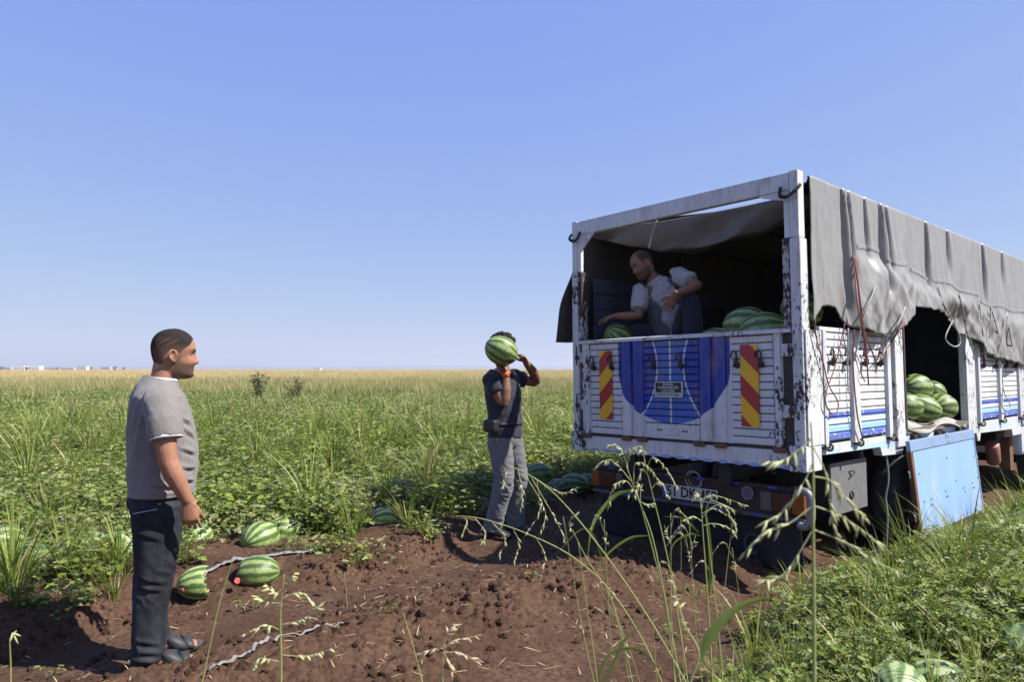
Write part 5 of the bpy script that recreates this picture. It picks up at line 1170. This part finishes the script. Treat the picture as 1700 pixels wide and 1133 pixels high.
        for y0, y1, h, lean in ((.050, .125, .112, .035), (.138, .182, .082, .012)):
            V = []; nn = 18
            for i in range(nn):
                a = math.pi * i / (nn - 1)
                for y_ in (y0, (y0 + y1) / 2, y1): V.append((s * .110 + .0535 * math.cos(a), f + y_ + lean * (1 - math.sin(a)), (.034 + (h - .034 - .25 * (y_ - y0)) * math.sin(a) ** .6)))
            MB().grid(V, nn, 3).build('strap', 'sandal', sd, True, solid=.006)
        MB().tube([(s * .109 + s * .052, f + .03, .045), (s * .109 + s * .040, f + .0, .085), (s * .109 + s * .015, f - .01, .100)], [(.012, .004)] * 3, 6).build('strap', 'sandal', sd, True)
man_grey()

# ---------------- man carrying a melon
def man_carry():
    g = .06; e = empty('person', (-.075, 6.15, g), (0, 0, R(-125))); tag(e, 'man in black T-shirt and grey trousers carrying a watermelon that hides his face', 'person')
    # local: x right, y forward
    hp, Q, hs_ = (-.005, -.015, 1.622), orient((.15, 1, -.05), (-.12, 0, 1)), 1.02
    b = MB(); add_head(b, hp, Q, hs_); b.tube([(0, 0, 1.38), (-.005, -.01, 1.45), (-.005, -.025, 1.55)], [(.09, .07), (.058, .058), (.054, .056)], 14, (1, 0, 0), round_=.3)
    tor = [((0, .02, .90), .145, .105), ((0, .01, 1.05), .145, .105), ((0, 0, 1.20), .16, .11), ((0, -.01, 1.32), .165, .10), ((0, 0, 1.40), .12, .075)]
    b.tube([q[0] for q in tor], [(q[1], q[2]) for q in tor], 20, (1, 0, 0), round_=.2)
    b.tube([(.15, 0, 1.375), (.19, .012, 1.35), (.185, .06, 1.25), (.168, .105, 1.165), (.160, .125, 1.155), (.158, .132, 1.19), (.150, .135, 1.27), (.140, .128, 1.36), (.140, .120, 1.405)], [.056, .056, .050, .043, .040, .043, .045, .034, .030], 12, round_=.5)
    b.tube([(-.14, 0, 1.375), (-.19, .01, 1.365), (-.25, .07, 1.345), (-.305, .130, 1.325), (-.308, .145, 1.335), (-.285, .155, 1.36), (-.20, .18, 1.42), (-.10, .195, 1.475), (-.07, .195, 1.495)], [.056, .055, .048, .043, .040, .042, .044, .034, .030], 12, round_=.5)
    mc = Vector((.205, .125, 1.60))
    add_hand(b, (.140, .118, 1.41), (.42, -.42, .80), (.25, .55, .75), (.3, .9, -.2), .28, 1.0, .12)
    add_hand(b, (-.07, .195, 1.495), (.72, .02, .62), (.55, -.15, -.75), (0, -.6, .8), .30, 1.0, .12)
    for s, kn, an in ((1, (.10, .085, .47), (.125, -.03, .09)), (-1, (-.105, .085, .47), (-.11, .04, .08))):
        b.tube([(s * .085, .01, .86), kn, an], [.075, .052, .038], 12, round_=.4)
    body_mesh(b, e, SKIN2, hp, Q, hs_, .3, .006)
    hair_cap(e, hp, Q, hs_, [(0, .062), (45, .040), (70, .01), (85, .0), (100, .01), (118, -.03), (180, -.06)], .016, HAIR, None, .030)
    sh = MB(); tor = [((0, .02, .86), .168, .128), ((0, .02, .95), .162, .122), ((0, .012, 1.08), .160, .122), ((0, .0, 1.20), .178, .128), ((0, -.012, 1.31), .190, .118), ((0, -.008, 1.385), .165, .095), ((0, 0, 1.43), .085, .075), ((0, 0, 1.45), .075, .07)]
    sh.tube([q[0] for q in tor], [(q[1], q[2]) for q in tor], 24, (1, 0, 0), round_=.1)
    sh.tube([(.12, 0, 1.37), (.186, .010, 1.345), (.190, .045, 1.28), (.184, .066, 1.25)], [.072, .074, .066, .066], 16); sh.tube([(-.12, 0, 1.37), (-.185, .01, 1.362), (-.225, .045, 1.352), (-.245, .065, 1.346)], [.072, .072, .064, .062], 16)
    garment(sh, .010, 't_shirt', 'shirt_black', e, [((0, .01, 1.435), (0, .2, 1), .12)], ((.011, (6, 6, 4), 5.0), (.006, (13, 13, 10), 2.0)))
    tr = MB(); tr.tube([(0, .02, .98), (0, .018, .90), (0, .012, .83), (0, .01, .78)], [(.158, .120), (.170, .128), (.170, .130), (.15, .11)], 24, (1, 0, 0), round_=.2)
    for s, kn, an in ((1, (.105, .085, .47), (.125, -.02, .10)), (-1, (-.110, .080, .47), (-.112, .045, .09))):
        k = Vector(kn); a = Vector(an); h = Vector((s * .085, .012, .83)); tr.tube([h, h.lerp(k, .5) + Vector((0, .01, 0)), k, k.lerp(a, .5) + Vector((0, .004, 0)), a, a + (a - k).normalized() * .08], [(.092, .112), (.086, .098), (.078, .084), (.070, .075), (.068, .074), (.070, .076)], 20, (1, 0, 0), round_=.2)
    def wr(V, Nn):
        z = V[:, 2]; w = .5 + np.exp(-((z - .45) / .14) ** 2) + 1.1 * np.exp(-((z - .12) / .09) ** 2); return V + Nn * (.020 * w * (.25 - np.abs(fbm(V * np.array([6, 6, 15]) + V[:, 1:2] * 9, 2))))[:, None]
    garment(tr, .0075, 'trousers', 'trousers_grey', e, [((.125, -.025, .055), (0, 0, -1), .13), ((-.112, .042, .05), (0, 0, -1), .13)], ((.005, (6, 6, 4), 8.0),), extra=wr)
    for s, x_, y_ in ((1, .126, -.03), (-1, -.112, .04)): MB().tube([(x_, y_ - .07, .04), (x_, y_ - .02, .055), (x_, y_ + .06, .05), (x_, y_ + .15, .035), (x_, y_ + .18, .03)], [(.036, .032), (.042, .05), (.045, .042), (.047, .026), (.035, .018)], 14, (1, 0, 0), round_=.5).build('shoe', 'shoe', e, True)
    MB().tube([(.141, .1215, 1.375), (.1395, .1185, 1.43)], [(.037, .037), (.034, .034)], 16, cap=False).build('wristband', 'wristband', e, True, solid=.004)
    po = MB().box(.150, .235, -.055, .075, .905, 1.015).build('waist_pouch', 'pouch', e, bevel=.022); MB().box(.2355, .243, -.04, .06, .955, .963).build('pouch_zip', 'iron', po)
    MB().tube([(0, .018, .955), (0, .018, .985)], [(.176, .136), (.174, .134)], 28, (1, 0, 0), cap=False).build('pouch_belt', 'pouch', e, True, solid=.005)
    MB().ball((-.075, .118, 1.30), (.012, .004, .014), 8, 5).build('shirt_logo', 'shirt_white', e, True)
    W = Matrix.Translation((-.075, 6.15, g)) @ Euler((0, 0, R(-125))).to_matrix().to_4x4(); w = W @ mc
    o = melon(w, (0, 25, 8), .98, 'large striped watermelon carried on the walking man\'s shoulder', 'melon', None, True)
man_carry()

# ---------------- man crouching in the truck bed (truck-local joints turned into world space)
def man_truck():
    base = TRUCK_M @ Vector((-.42, .55, .80)); e = empty('person', base); tag(e, 'balding man in white polo and dark vest crouching inside the truck bed', 'person'); T3 = TRUCK_M.to_3x3()
    P = lambda x, y, z: TRUCK_M @ Vector((x, y, z)) - base; D = lambda x, y, z: T3 @ Vector((x, y, z))
    sR, sL = P(-.620, .40, 1.475), P(-.305, .55, 1.600); side_ = (sR - sL).normalized()
    hp = P(-.575, .36, 1.715); Q = orient(D(-.38, -.82, -.36), D(-.25, -.05, 1)); hs_ = 1.08
    pel, che, nek = P(-.45, .66, 1.08), P(-.45, .535, 1.42), P(-.50, .445, 1.565)
    b = MB(); add_head(b, hp, Q, hs_); b.tube([che.lerp(nek, .7), nek, hp + Q @ Vector((0, -.02, -.07))], [(.08, .07), (.060, .060), (.056, .058)], 14, side_, round_=.3)
    b.tube([pel, pel.lerp(che, .5), che, che.lerp(nek, .55)], [(.15, .12), (.15, .12), (.165, .11), (.12, .08)], 20, side_, round_=.3)
    eR, wR = P(-.585, .30, 1.235), P(-.725, .15, 1.240); eL, wL = P(-.035, .44, 1.47), P(-.115, .22, 1.385)
    b.tube([sR + side_ * -.03, sR, sR.lerp(eR, .5), eR, eR.lerp(wR, .3), wR], [.055, .055, .05, .042, .044, .029], 12, round_=.5); b.tube([sL + side_ * .03, sL, sL.lerp(eL, .5), eL, eL.lerp(wL, .3), wL], [.055, .055, .05, .042, .044, .029], 12, round_=.5)
    add_hand(b, wR, D(-.95, -.22, -.18), D(.15, .1, -1), D(-.1, -1, .2), .45, 1.12, .16); add_hand(b, wL, D(-.50, -.15, -.85), D(-.5, .6, .2), D(-.8, -.5, .2), .35, 1.12, .16)
    hL, kL, fL, hR, kR, fR = P(-.36, .64, 1.06), P(-.085, .40, 1.325), P(-.10, .48, .90), P(-.54, .68, 1.05), P(-.72, .40, 1.10), P(-.64, .52, .82)
    for h, k, f in ((hL, kL, fL), (hR, kR, fR)): b.tube([h, k, f], [.08, .055, .04], 12, round_=.4)
    body_mesh(b, e, SKIN2 * 1.1, hp, Q, hs_, .85, .0062); eyes(e, hp, Q, hs_)
    hair_cap(e, hp, Q, hs_, [(0, .105), (40, .10), (60, .06), (74, .008), (82, -.006), (95, .018), (108, .0), (118, -.045), (180, -.07)], .004, HAIR * 3.0, lambda a, z, d: np.clip(.6 * sstep(.03, .0, d) + .3 * sstep(.07, .11, z), 0, .7))
    sh = MB(); sh.tube([pel - (che - pel) * .12, pel, pel.lerp(che, .5), che, che.lerp(nek, .5), nek.lerp(che, .05)], [(.175, .14), (.172, .14), (.17, .14), (.185, .128), (.14, .10), (.072, .07)], 24, side_, round_=.2)
    sh.tube([sR - side_ * .05, sR, sR.lerp(eR, .45), sR.lerp(eR, .72)], [.075, .074, .068, .066], 16); sh.tube([sL + side_ * .05, sL, sL.lerp(eL, .4), sL.lerp(eL, .6)], [.075, .074, .068, .066], 16)
    garment(sh, .008, 'polo_shirt', 'polo_cloth', e, [(nek + (nek - che) * .02, nek - che, .12)], ((.016, (5, 5, 5), 1.0), (.007, (11, 11, 11), 4.0)))
    fwd = side_.cross((nek - pel).normalized()); fwd = -fwd if fwd.dot(D(-.3, -.9, 0)) < 0 else fwd
    ve = MB(); ve.tube([pel - (che - pel) * .05, pel.lerp(che, .5), che, che.lerp(nek, .5), nek.lerp(che, .12)], [(.186, .155), (.184, .155), (.190, .143), (.152, .116), (.088, .086)], 24, side_, round_=.2)
    V, Nn, F = remesh(ve, .011, 3); V = folds(V, Nn, .006, (6, 6, 6), 3.0); q = V - np.array(che); fr = q @ np.array(fwd); la = q @ np.array(side_); up = q @ np.array((nek - pel).normalized())
    open_ = (fr > 0) & (np.abs(la + .01) < .085 + .02 * np.sin(up * 30)); arm = (np.linalg.norm(V - np.array(sR + (sR - sL) * .08), axis=1) < .085) | (np.linalg.norm(V - np.array(sL - (sR - sL) * .08), axis=1) < .085)
    V, F = keep(V, F, ~(open_ | arm | (up > .17))); o = mesh_obj('vest', V, F, 'vest', e, True); d = o.modifiers.new('solid', 'SOLIDIFY'); d.thickness = .006; d.offset = 1
    MB().tube([nek - (nek - che) * .06, nek + (nek - che) * .14], [(.082, .080), (.066, .066)], 20, side_, cap=False).build('collar', 'polo_cloth', e, True, solid=.005)
    tr = MB(); tr.tube([pel + (che - pel) * .15, pel, pel - (che - pel) * .12], [(.165, .135), (.18, .15), (.17, .14)], 20, side_, round_=.3)
    for h, k, f in ((hL, kL, fL), (hR, kR, fR)): tr.tube([h, h.lerp(k, .5), k, k.lerp(f, .5), f], [.105, .10, .085, .080, .075], 18, round_=.5)
    garment(tr, .012, 'trousers', 'trousers_navy', e, (), ((.008, (6, 6, 6), 1.0),))
    for f in (fL, fR): MB().tube([f + D(.02, .06, -.05), f + D(-.01, -.04, -.045), f + D(-.03, -.16, -.06)], [(.04, .04), (.045, .045), (.04, .025)], 12, round_=.5).build('shoe', 'shoe', e, True)
man_truck()
# ------------------------------------------------------------------ tall seeding grass in the foreground
simple('stalk', (.26, .30, .09), .6, 0, .25, 8); simple('spikelet', (.42, .43, .20), .7, 0, .3, 12); simple('dry_spikelet', (.52, .42, .27), .8, 0, .3, 12); leaf_mat('blade', .3)
def spikelet(mb, p, d, L, w):
    d = Vector(d).normalized(); a = d.orthogonal().normalized(); p = Vector(p)
    mb.tube([p, p + d * L * .3, p + d * L * .7, p + d * L], [w * .35, w, w * .75, w * .1], 5, a)
def stalk(path, r, branches, label, blades=(), dry=False, n_sp=16, sp=(.021, .0023), group='tall seeding grass stalks in the foreground'):
    """path: [(px, py, depth)...] base first; branches: (t along path, [(px, py, depth)...])"""
    P = curve_pts([at(*q) for q in path], 8); base = P[0]
    e = empty('grass_stalk', base); tag(e, label, 'grass stalk', group); L = lambda q: q - base
    r = r * .82; rr = [max(r * (1 - .65 * i / (len(P) - 1)), .0007) for i in range(len(P))]
    MB().tube([L(p) for p in P], rr, 6).build('stem', 'stalk', e, True)
    mb = MB()
    for t, bp in branches:
        p0 = P[int(t * (len(P) - 1))]; B = curve_pts([p0] + [at(*q) for q in bp], 8)
        mb.tube([L(p) for p in B], [max(r * .35 * (1 - .7 * i / (len(B) - 1)), .0005) for i in range(len(B))], 5)
        for k in range(n_sp):
            i = int((.30 + .70 * (k + random.random()) / n_sp) * (len(B) - 2)); p = B[i]; tg_ = (B[i + 1] - B[i]).normalized()
            d = tg_ * U(.4, 1.0) + Vector((U(-.6, .6), U(-.6, .6), U(-1.0, .1))); spikelet(mb, L(p), d, sp[0] * U(.7, 1.25), sp[1] * U(.8, 1.2))
    if branches:
        o = mb.build('panicle', 'dry_spikelet' if dry else 'spikelet', e, True); o['kind'] = 'stuff'
    for bl in blades:
        B = curve_pts([at(*q) for q in bl[0]], 8); w = bl[1]; V = []; n = len(B)
        for i, p in enumerate(B):
            d = (B[min(i + 1, n - 1)] - B[max(i - 1, 0)]).normalized(); vw = (p - Vector((0, 0, EYE))).normalized(); s = d.cross(vw + Vector((0, 0, .45))).normalized(); u = i / (n - 1); ww = w * (min(1, .35 + u * 2.5)) * (1 - u ** 3) * .5; nn_ = s.cross(d)
            V += [L(p) - s * ww + nn_ * ww * .3, L(p), L(p) + s * ww + nn_ * ww * .3]
        m_ = MB().grid(V, n, 3); mesh_obj('leaf', m_.v, m_.f, 'blade', e, True, {'tint': np.tile(tnt(GR3, .1), (len(m_.v), 1))})
    return e
D = 2.6
stalk([(1140, 1190, D), (1112, 1040, D), (1085, 900, D), (1060, 830, D), (1040, 775, D)], .0042, [(.9, [(1015, 765, D), (985, 778, D)]), (.95, [(1030, 745, D), (1005, 738, D)]), (.85, [(1055, 770, D), (1080, 778, D), (1098, 812, D)]), (.72, [(1062, 805, D), (1050, 830, D)]), (.97, [(1042, 752, D), (1060, 742, D), (1075, 755, D)]), (.8, [(1040, 800, D), (1020, 808, D), (1008, 850, D)])],
      'tall seeding grass stalk in front of the number plate, leftmost of its clump', [([(1050, 815, D), (1020, 825, D), (985, 870, D), (975, 930, D)], .016), ([(1078, 890, D), (1045, 895, D), (1010, 920, D), (995, 950, D)], .010)])
stalk([(1150, 1190, D), (1120, 990, D), (1100, 890, D), (1083, 820, D), (1070, 765, D)], .0036, [(.95, [(1085, 760, D), (1110, 785, D), (1128, 818, D)]), (.9, [(1066, 780, D), (1060, 800, D)]), (.98, [(1066, 750, D), (1052, 748, D), (1040, 762, D)]), (.8, [(1096, 800, D), (1110, 830, D)])], 'straight grass stalk with drooping seed head before the number plate')
stalk([(1128, 1190, D), (1105, 1010, D), (1080, 900, D), (1066, 850, D), (1058, 820, D)], .0034, [(.95, [(1052, 812, D), (1040, 830, D)]), (.9, [(1075, 838, D), (1085, 836, D)])], 'shorter grass stalk beside the leftmost tall one', n_sp=8)
D = 2.75
stalk([(1186, 1200, D), (1176, 1010, D), (1168, 900, D), (1164, 840, D)], .0044, [(.97, [(1170, 826, D), (1190, 824, D), (1225, 835, D), (1243, 842, D)]), (.9, [(1185, 845, D), (1215, 862, D), (1225, 885, D)]), (.85, [(1150, 858, D), (1135, 866, D)]), (.97, [(1160, 822, D), (1150, 830, D)]), (.8, [(1186, 870, D), (1215, 880, D), (1222, 892, D)]), (.92, [(1195, 838, D), (1210, 850, D), (1216, 876, D)])],
      'tall grass stalk with a one sided seed head before the rear bumper', [([(1163, 890, D), (1145, 888, D), (1120, 902, D), (1110, 930, D)], .008), ([(1176, 1000, D), (1180, 940, D), (1176, 880, D), (1172, 850, D)], .016), ([(1160, 885, D), (1135, 862, D), (1100, 858, D)], .009)])
stalk([(1205, 1200, D), (1190, 1020, D), (1176, 900, D), (1172, 850, D), (1180, 828, D)], .0034, [(.98, [(1200, 838, D), (1222, 850, D)])], 'thin grass stalk hugging the one before the bumper', n_sp=8)
stalk([(1170, 1200, D), (1200, 1000, D), (1212, 900, D), (1220, 862, D)], .0026, [], 'thin bare grass stalk leaning right before the bumper')
D = 2.5
stalk([(1175, 1200, D), (1085, 1040, D), (1000, 915, D), (930, 830, D), (880, 790, D), (840, 772, D)], .0036, [(.86, [(905, 850, D), (895, 890, D)]), (.8, [(925, 868, D), (940, 905, D)]), (.9, [(868, 820, D), (862, 850, D)]), (.96, [(838, 790, D), (834, 815, D)]), (.76, [(895, 850, D), (868, 895, D)]), (.84, [(930, 818, D), (960, 810, D)])], 'long grass stalk leaning far left across the walking man\'s legs', n_sp=9)
stalk([(1125, 1210, D), (1080, 1090, D), (1020, 990, D), (950, 925, D), (870, 885, D), (800, 862, D), (755, 857, D)], .0034, [(.72, [(862, 905, D), (850, 940, D)]), (.8, [(838, 895, D), (826, 930, D)]), (.88, [(806, 885, D), (798, 905, D)]), (.95, [(775, 870, D), (764, 895, D)]), (.64, [(905, 925, D), (895, 975, D)])], 'long arching grass stalk bowed to the left over the bare soil', [([(1010, 980, D), (990, 900, D), (965, 880, D), (920, 925, D)], .007)], n_sp=8)
stalk([(1062, 1190, D), (1020, 1010, D), (975, 930, D), (950, 880, D)], .0028, [(.95, [(945, 870, D), (960, 850, D)])], 'slim grass stalk between the leaning ones', n_sp=6)
D = 1.35
stalk([(1352, 1220, D), (1351, 1000, D), (1350, 880, D), (1350, 780, D), (1346, 700, D)], .0052, [(.62, [(1310, 870, D), (1270, 885, D), (1225, 930, D)]), (.80, [(1335, 800, D), (1300, 850, D), (1265, 870, D)]), (.62, [(1390, 855, D), (1430, 880, D), (1480, 920, D)]), (.72, [(1380, 800, D), (1410, 835, D), (1445, 870, D)]), (.92, [(1330, 745, D), (1300, 765, D), (1270, 768, D)]), (.88, [(1372, 790, D), (1380, 850, D), (1390, 905, D)]), (.5, [(1300, 955, D), (1250, 965, D)]), (.5, [(1400, 900, D), (1450, 930, D), (1510, 960, D)])],
      'blurred tall grass stalk nearest the camera, standing in front of the truck corner', n_sp=11, sp=(.027, .0027), dry=False)
D = 1.5
stalk([(1140, 1240, D), (1145, 1140, D), (1160, 1085, D), (1130, 1030, D)], .005, [(.95, [(1125, 1000, D), (1118, 960, D)])], 'stout grass stem low in the foreground', [([(1160, 1100, D), (1185, 1050, D), (1225, 1010, D), (1285, 990, D)], .022)], n_sp=6)
D = 1.9
stalk([(322, 1200, D), (345, 1090, D), (365, 1000, D), (388, 925, D)], .0028, [], 'bare grass stalk leaning right beside the standing man\'s feet')
stalk([(466, 1210, D), (467, 1100, D), (466, 1020, D), (472, 955, D)], .0034, [(.55, [(440, 1040, D), (395, 1060, D)]), (.6, [(500, 1030, D), (540, 1000, D)]), (.75, [(440, 1000, D), (425, 990, D)]), (.8, [(500, 985, D), (525, 1010, D)]), (.95, [(480, 965, D), (490, 950, D)]), (.4, [(510, 1090, D), (560, 1075, D)]), (.35, [(430, 1095, D), (420, 1120, D)]), (.88, [(455, 985, D), (440, 970, D)])], 'yellow seeding grass stalk at the bottom left, in front of the soil', n_sp=8, sp=(.02, .0034))
stalk([(735, 1215, D), (735, 1130, D), (737, 1070, D)], .003, [(.95, [(715, 1080, D), (690, 1090, D)]), (.95, [(755, 1065, D), (800, 1055, D)]), (.95, [(745, 1050, D), (755, 1035, D)]), (.9, [(765, 1085, D), (800, 1105, D)]), (.9, [(745, 1100, D), (752, 1125, D)])], 'dry star shaped seed head at the bottom centre', dry=True, n_sp=6, sp=(.022, .0026))
stalk([(720, 1210, D), (690, 1090, D), (670, 1020, D)], .0026, [], 'thin bare stalk left of the star shaped seed head')
stalk([(16, 1210, D), (18, 1120, D), (16, 1060, D)], .003, [(.95, [(20, 1052, D), (24, 1058, D)])], 'short pale stalk in the bottom left corner', n_sp=4)
stalk([(580, 1035, 4.2), (576, 1000, 4.2), (572, 950, 4.2)], .003, [], 'small bare stalk standing on the soil bank')
D = 2.2
stalk([(1000, 1230, D), (990, 1120, D), (975, 1010, D), (960, 900, D)], .0026, [], 'thin stalk left of the stout stem', [([(985, 1160, D), (1010, 1090, D), (1060, 1080, D), (1100, 1120, D)], .012), ([(990, 1160, D), (1020, 1100, D), (1040, 1060, D), (1080, 1030, D)], .010)])
for k in range(12):                                                     # thinner stalks filling the clump
    bx_ = 985 + k * 24 + U(-8, 8); D = U(2.3, 3.3); tx = bx_ + U(-75, 25); ty = U(835, 985); side_ = -1 if tx < bx_ else 1
    stalk([(bx_ + 20, 1200, D), ((bx_ * .6 + tx * .4) + 6, 1060, D), (tx, ty, D)], U(.0018, .0026), [(.97, [(tx + side_ * U(8, 18), ty - U(0, 10), D), (tx + side_ * U(20, 42), ty + U(5, 28), D)]), (.9, [(tx - side_ * U(4, 12), ty + U(10, 25), D)])] if k % 3 else [], 'thin dry grass stalk in the clump behind which the rear bumper stands', dry=k % 2 == 0, n_sp=7, sp=(.016, .0018), group='thin stalks of the foreground grass clump')
# countable grass clumps
def clump(px, py, depth, n, Lr, w, label, cols=(GR3, BRI, GR1), spread=.7, curl=(.5, 1.7)):
    p = at(px, py, depth); g = gz(p.x, p.y); f = tuft(n, Lr, w, .08, cols, spread, curl, .06); e = empty('grass_clump', (p.x, p.y, g - .01)); tag(e, label, 'grass')
    o = mesh_obj('blade', f.v, f.f, 'leaf', e, attrs={'tint': np.array(f.t)}); o['kind'] = 'stuff'
clump(20, 1010, 4.35, 70, (.35, .75), (.010, .020), 'coarse bright grass clump at the left edge'); clump(195, 975, 4.75, 46, (.3, .6), (.008, .016), 'grass clump behind the standing man\'s legs'); clump(110, 985, 4.7, 50, (.3, .65), (.008, .016), 'grass clump in the man\'s shadow at the left')
clump(705, 800, 8.0, 34, (.5, .9), (.010, .018), 'dark bent grass clump left of the walking man', (GR2, DRY, GR2), .8); clump(1590, 880, 5.9, 26, (.25, .55), (.007, .012), 'thin grass tuft in front of the blue door'); clump(1690, 830, 6.6, 30, (.3, .6), (.008, .013), 'grass tuft under the truck at the right edge'); clump(1660, 860, 6.3, 22, (.2, .45), (.007, .012), 'low grass tuft right of the blue door'); clump(1330, 1000, 4.6, 30, (.2, .45), (.006, .012), 'grass tuft at the tip of the right hand verge')
# ------------------------------------------------------------------ the dusty air over the plain
hz = MB().box(-8000, 8000, -300, 8000, -6.5, 60).build('haze', None); hm = bpy.data.materials.new('haze'); hm.use_nodes = True; ht = hm.node_tree; ht.nodes.clear()
ho = ht.nodes.new('ShaderNodeOutputMaterial'); hv = ht.nodes.new('ShaderNodeVolumePrincipled'); hv.inputs['Color'].default_value = (.82, .87, .96, 1); hv.inputs['Density'].default_value = .00035; hv.inputs['Anisotropy'].default_value = .2
ht.links.new(hv.outputs[0], ho.inputs['Volume']); hz.data.materials.append(hm); tag(hz, 'thin dusty haze over the plain', 'haze', kind='stuff')
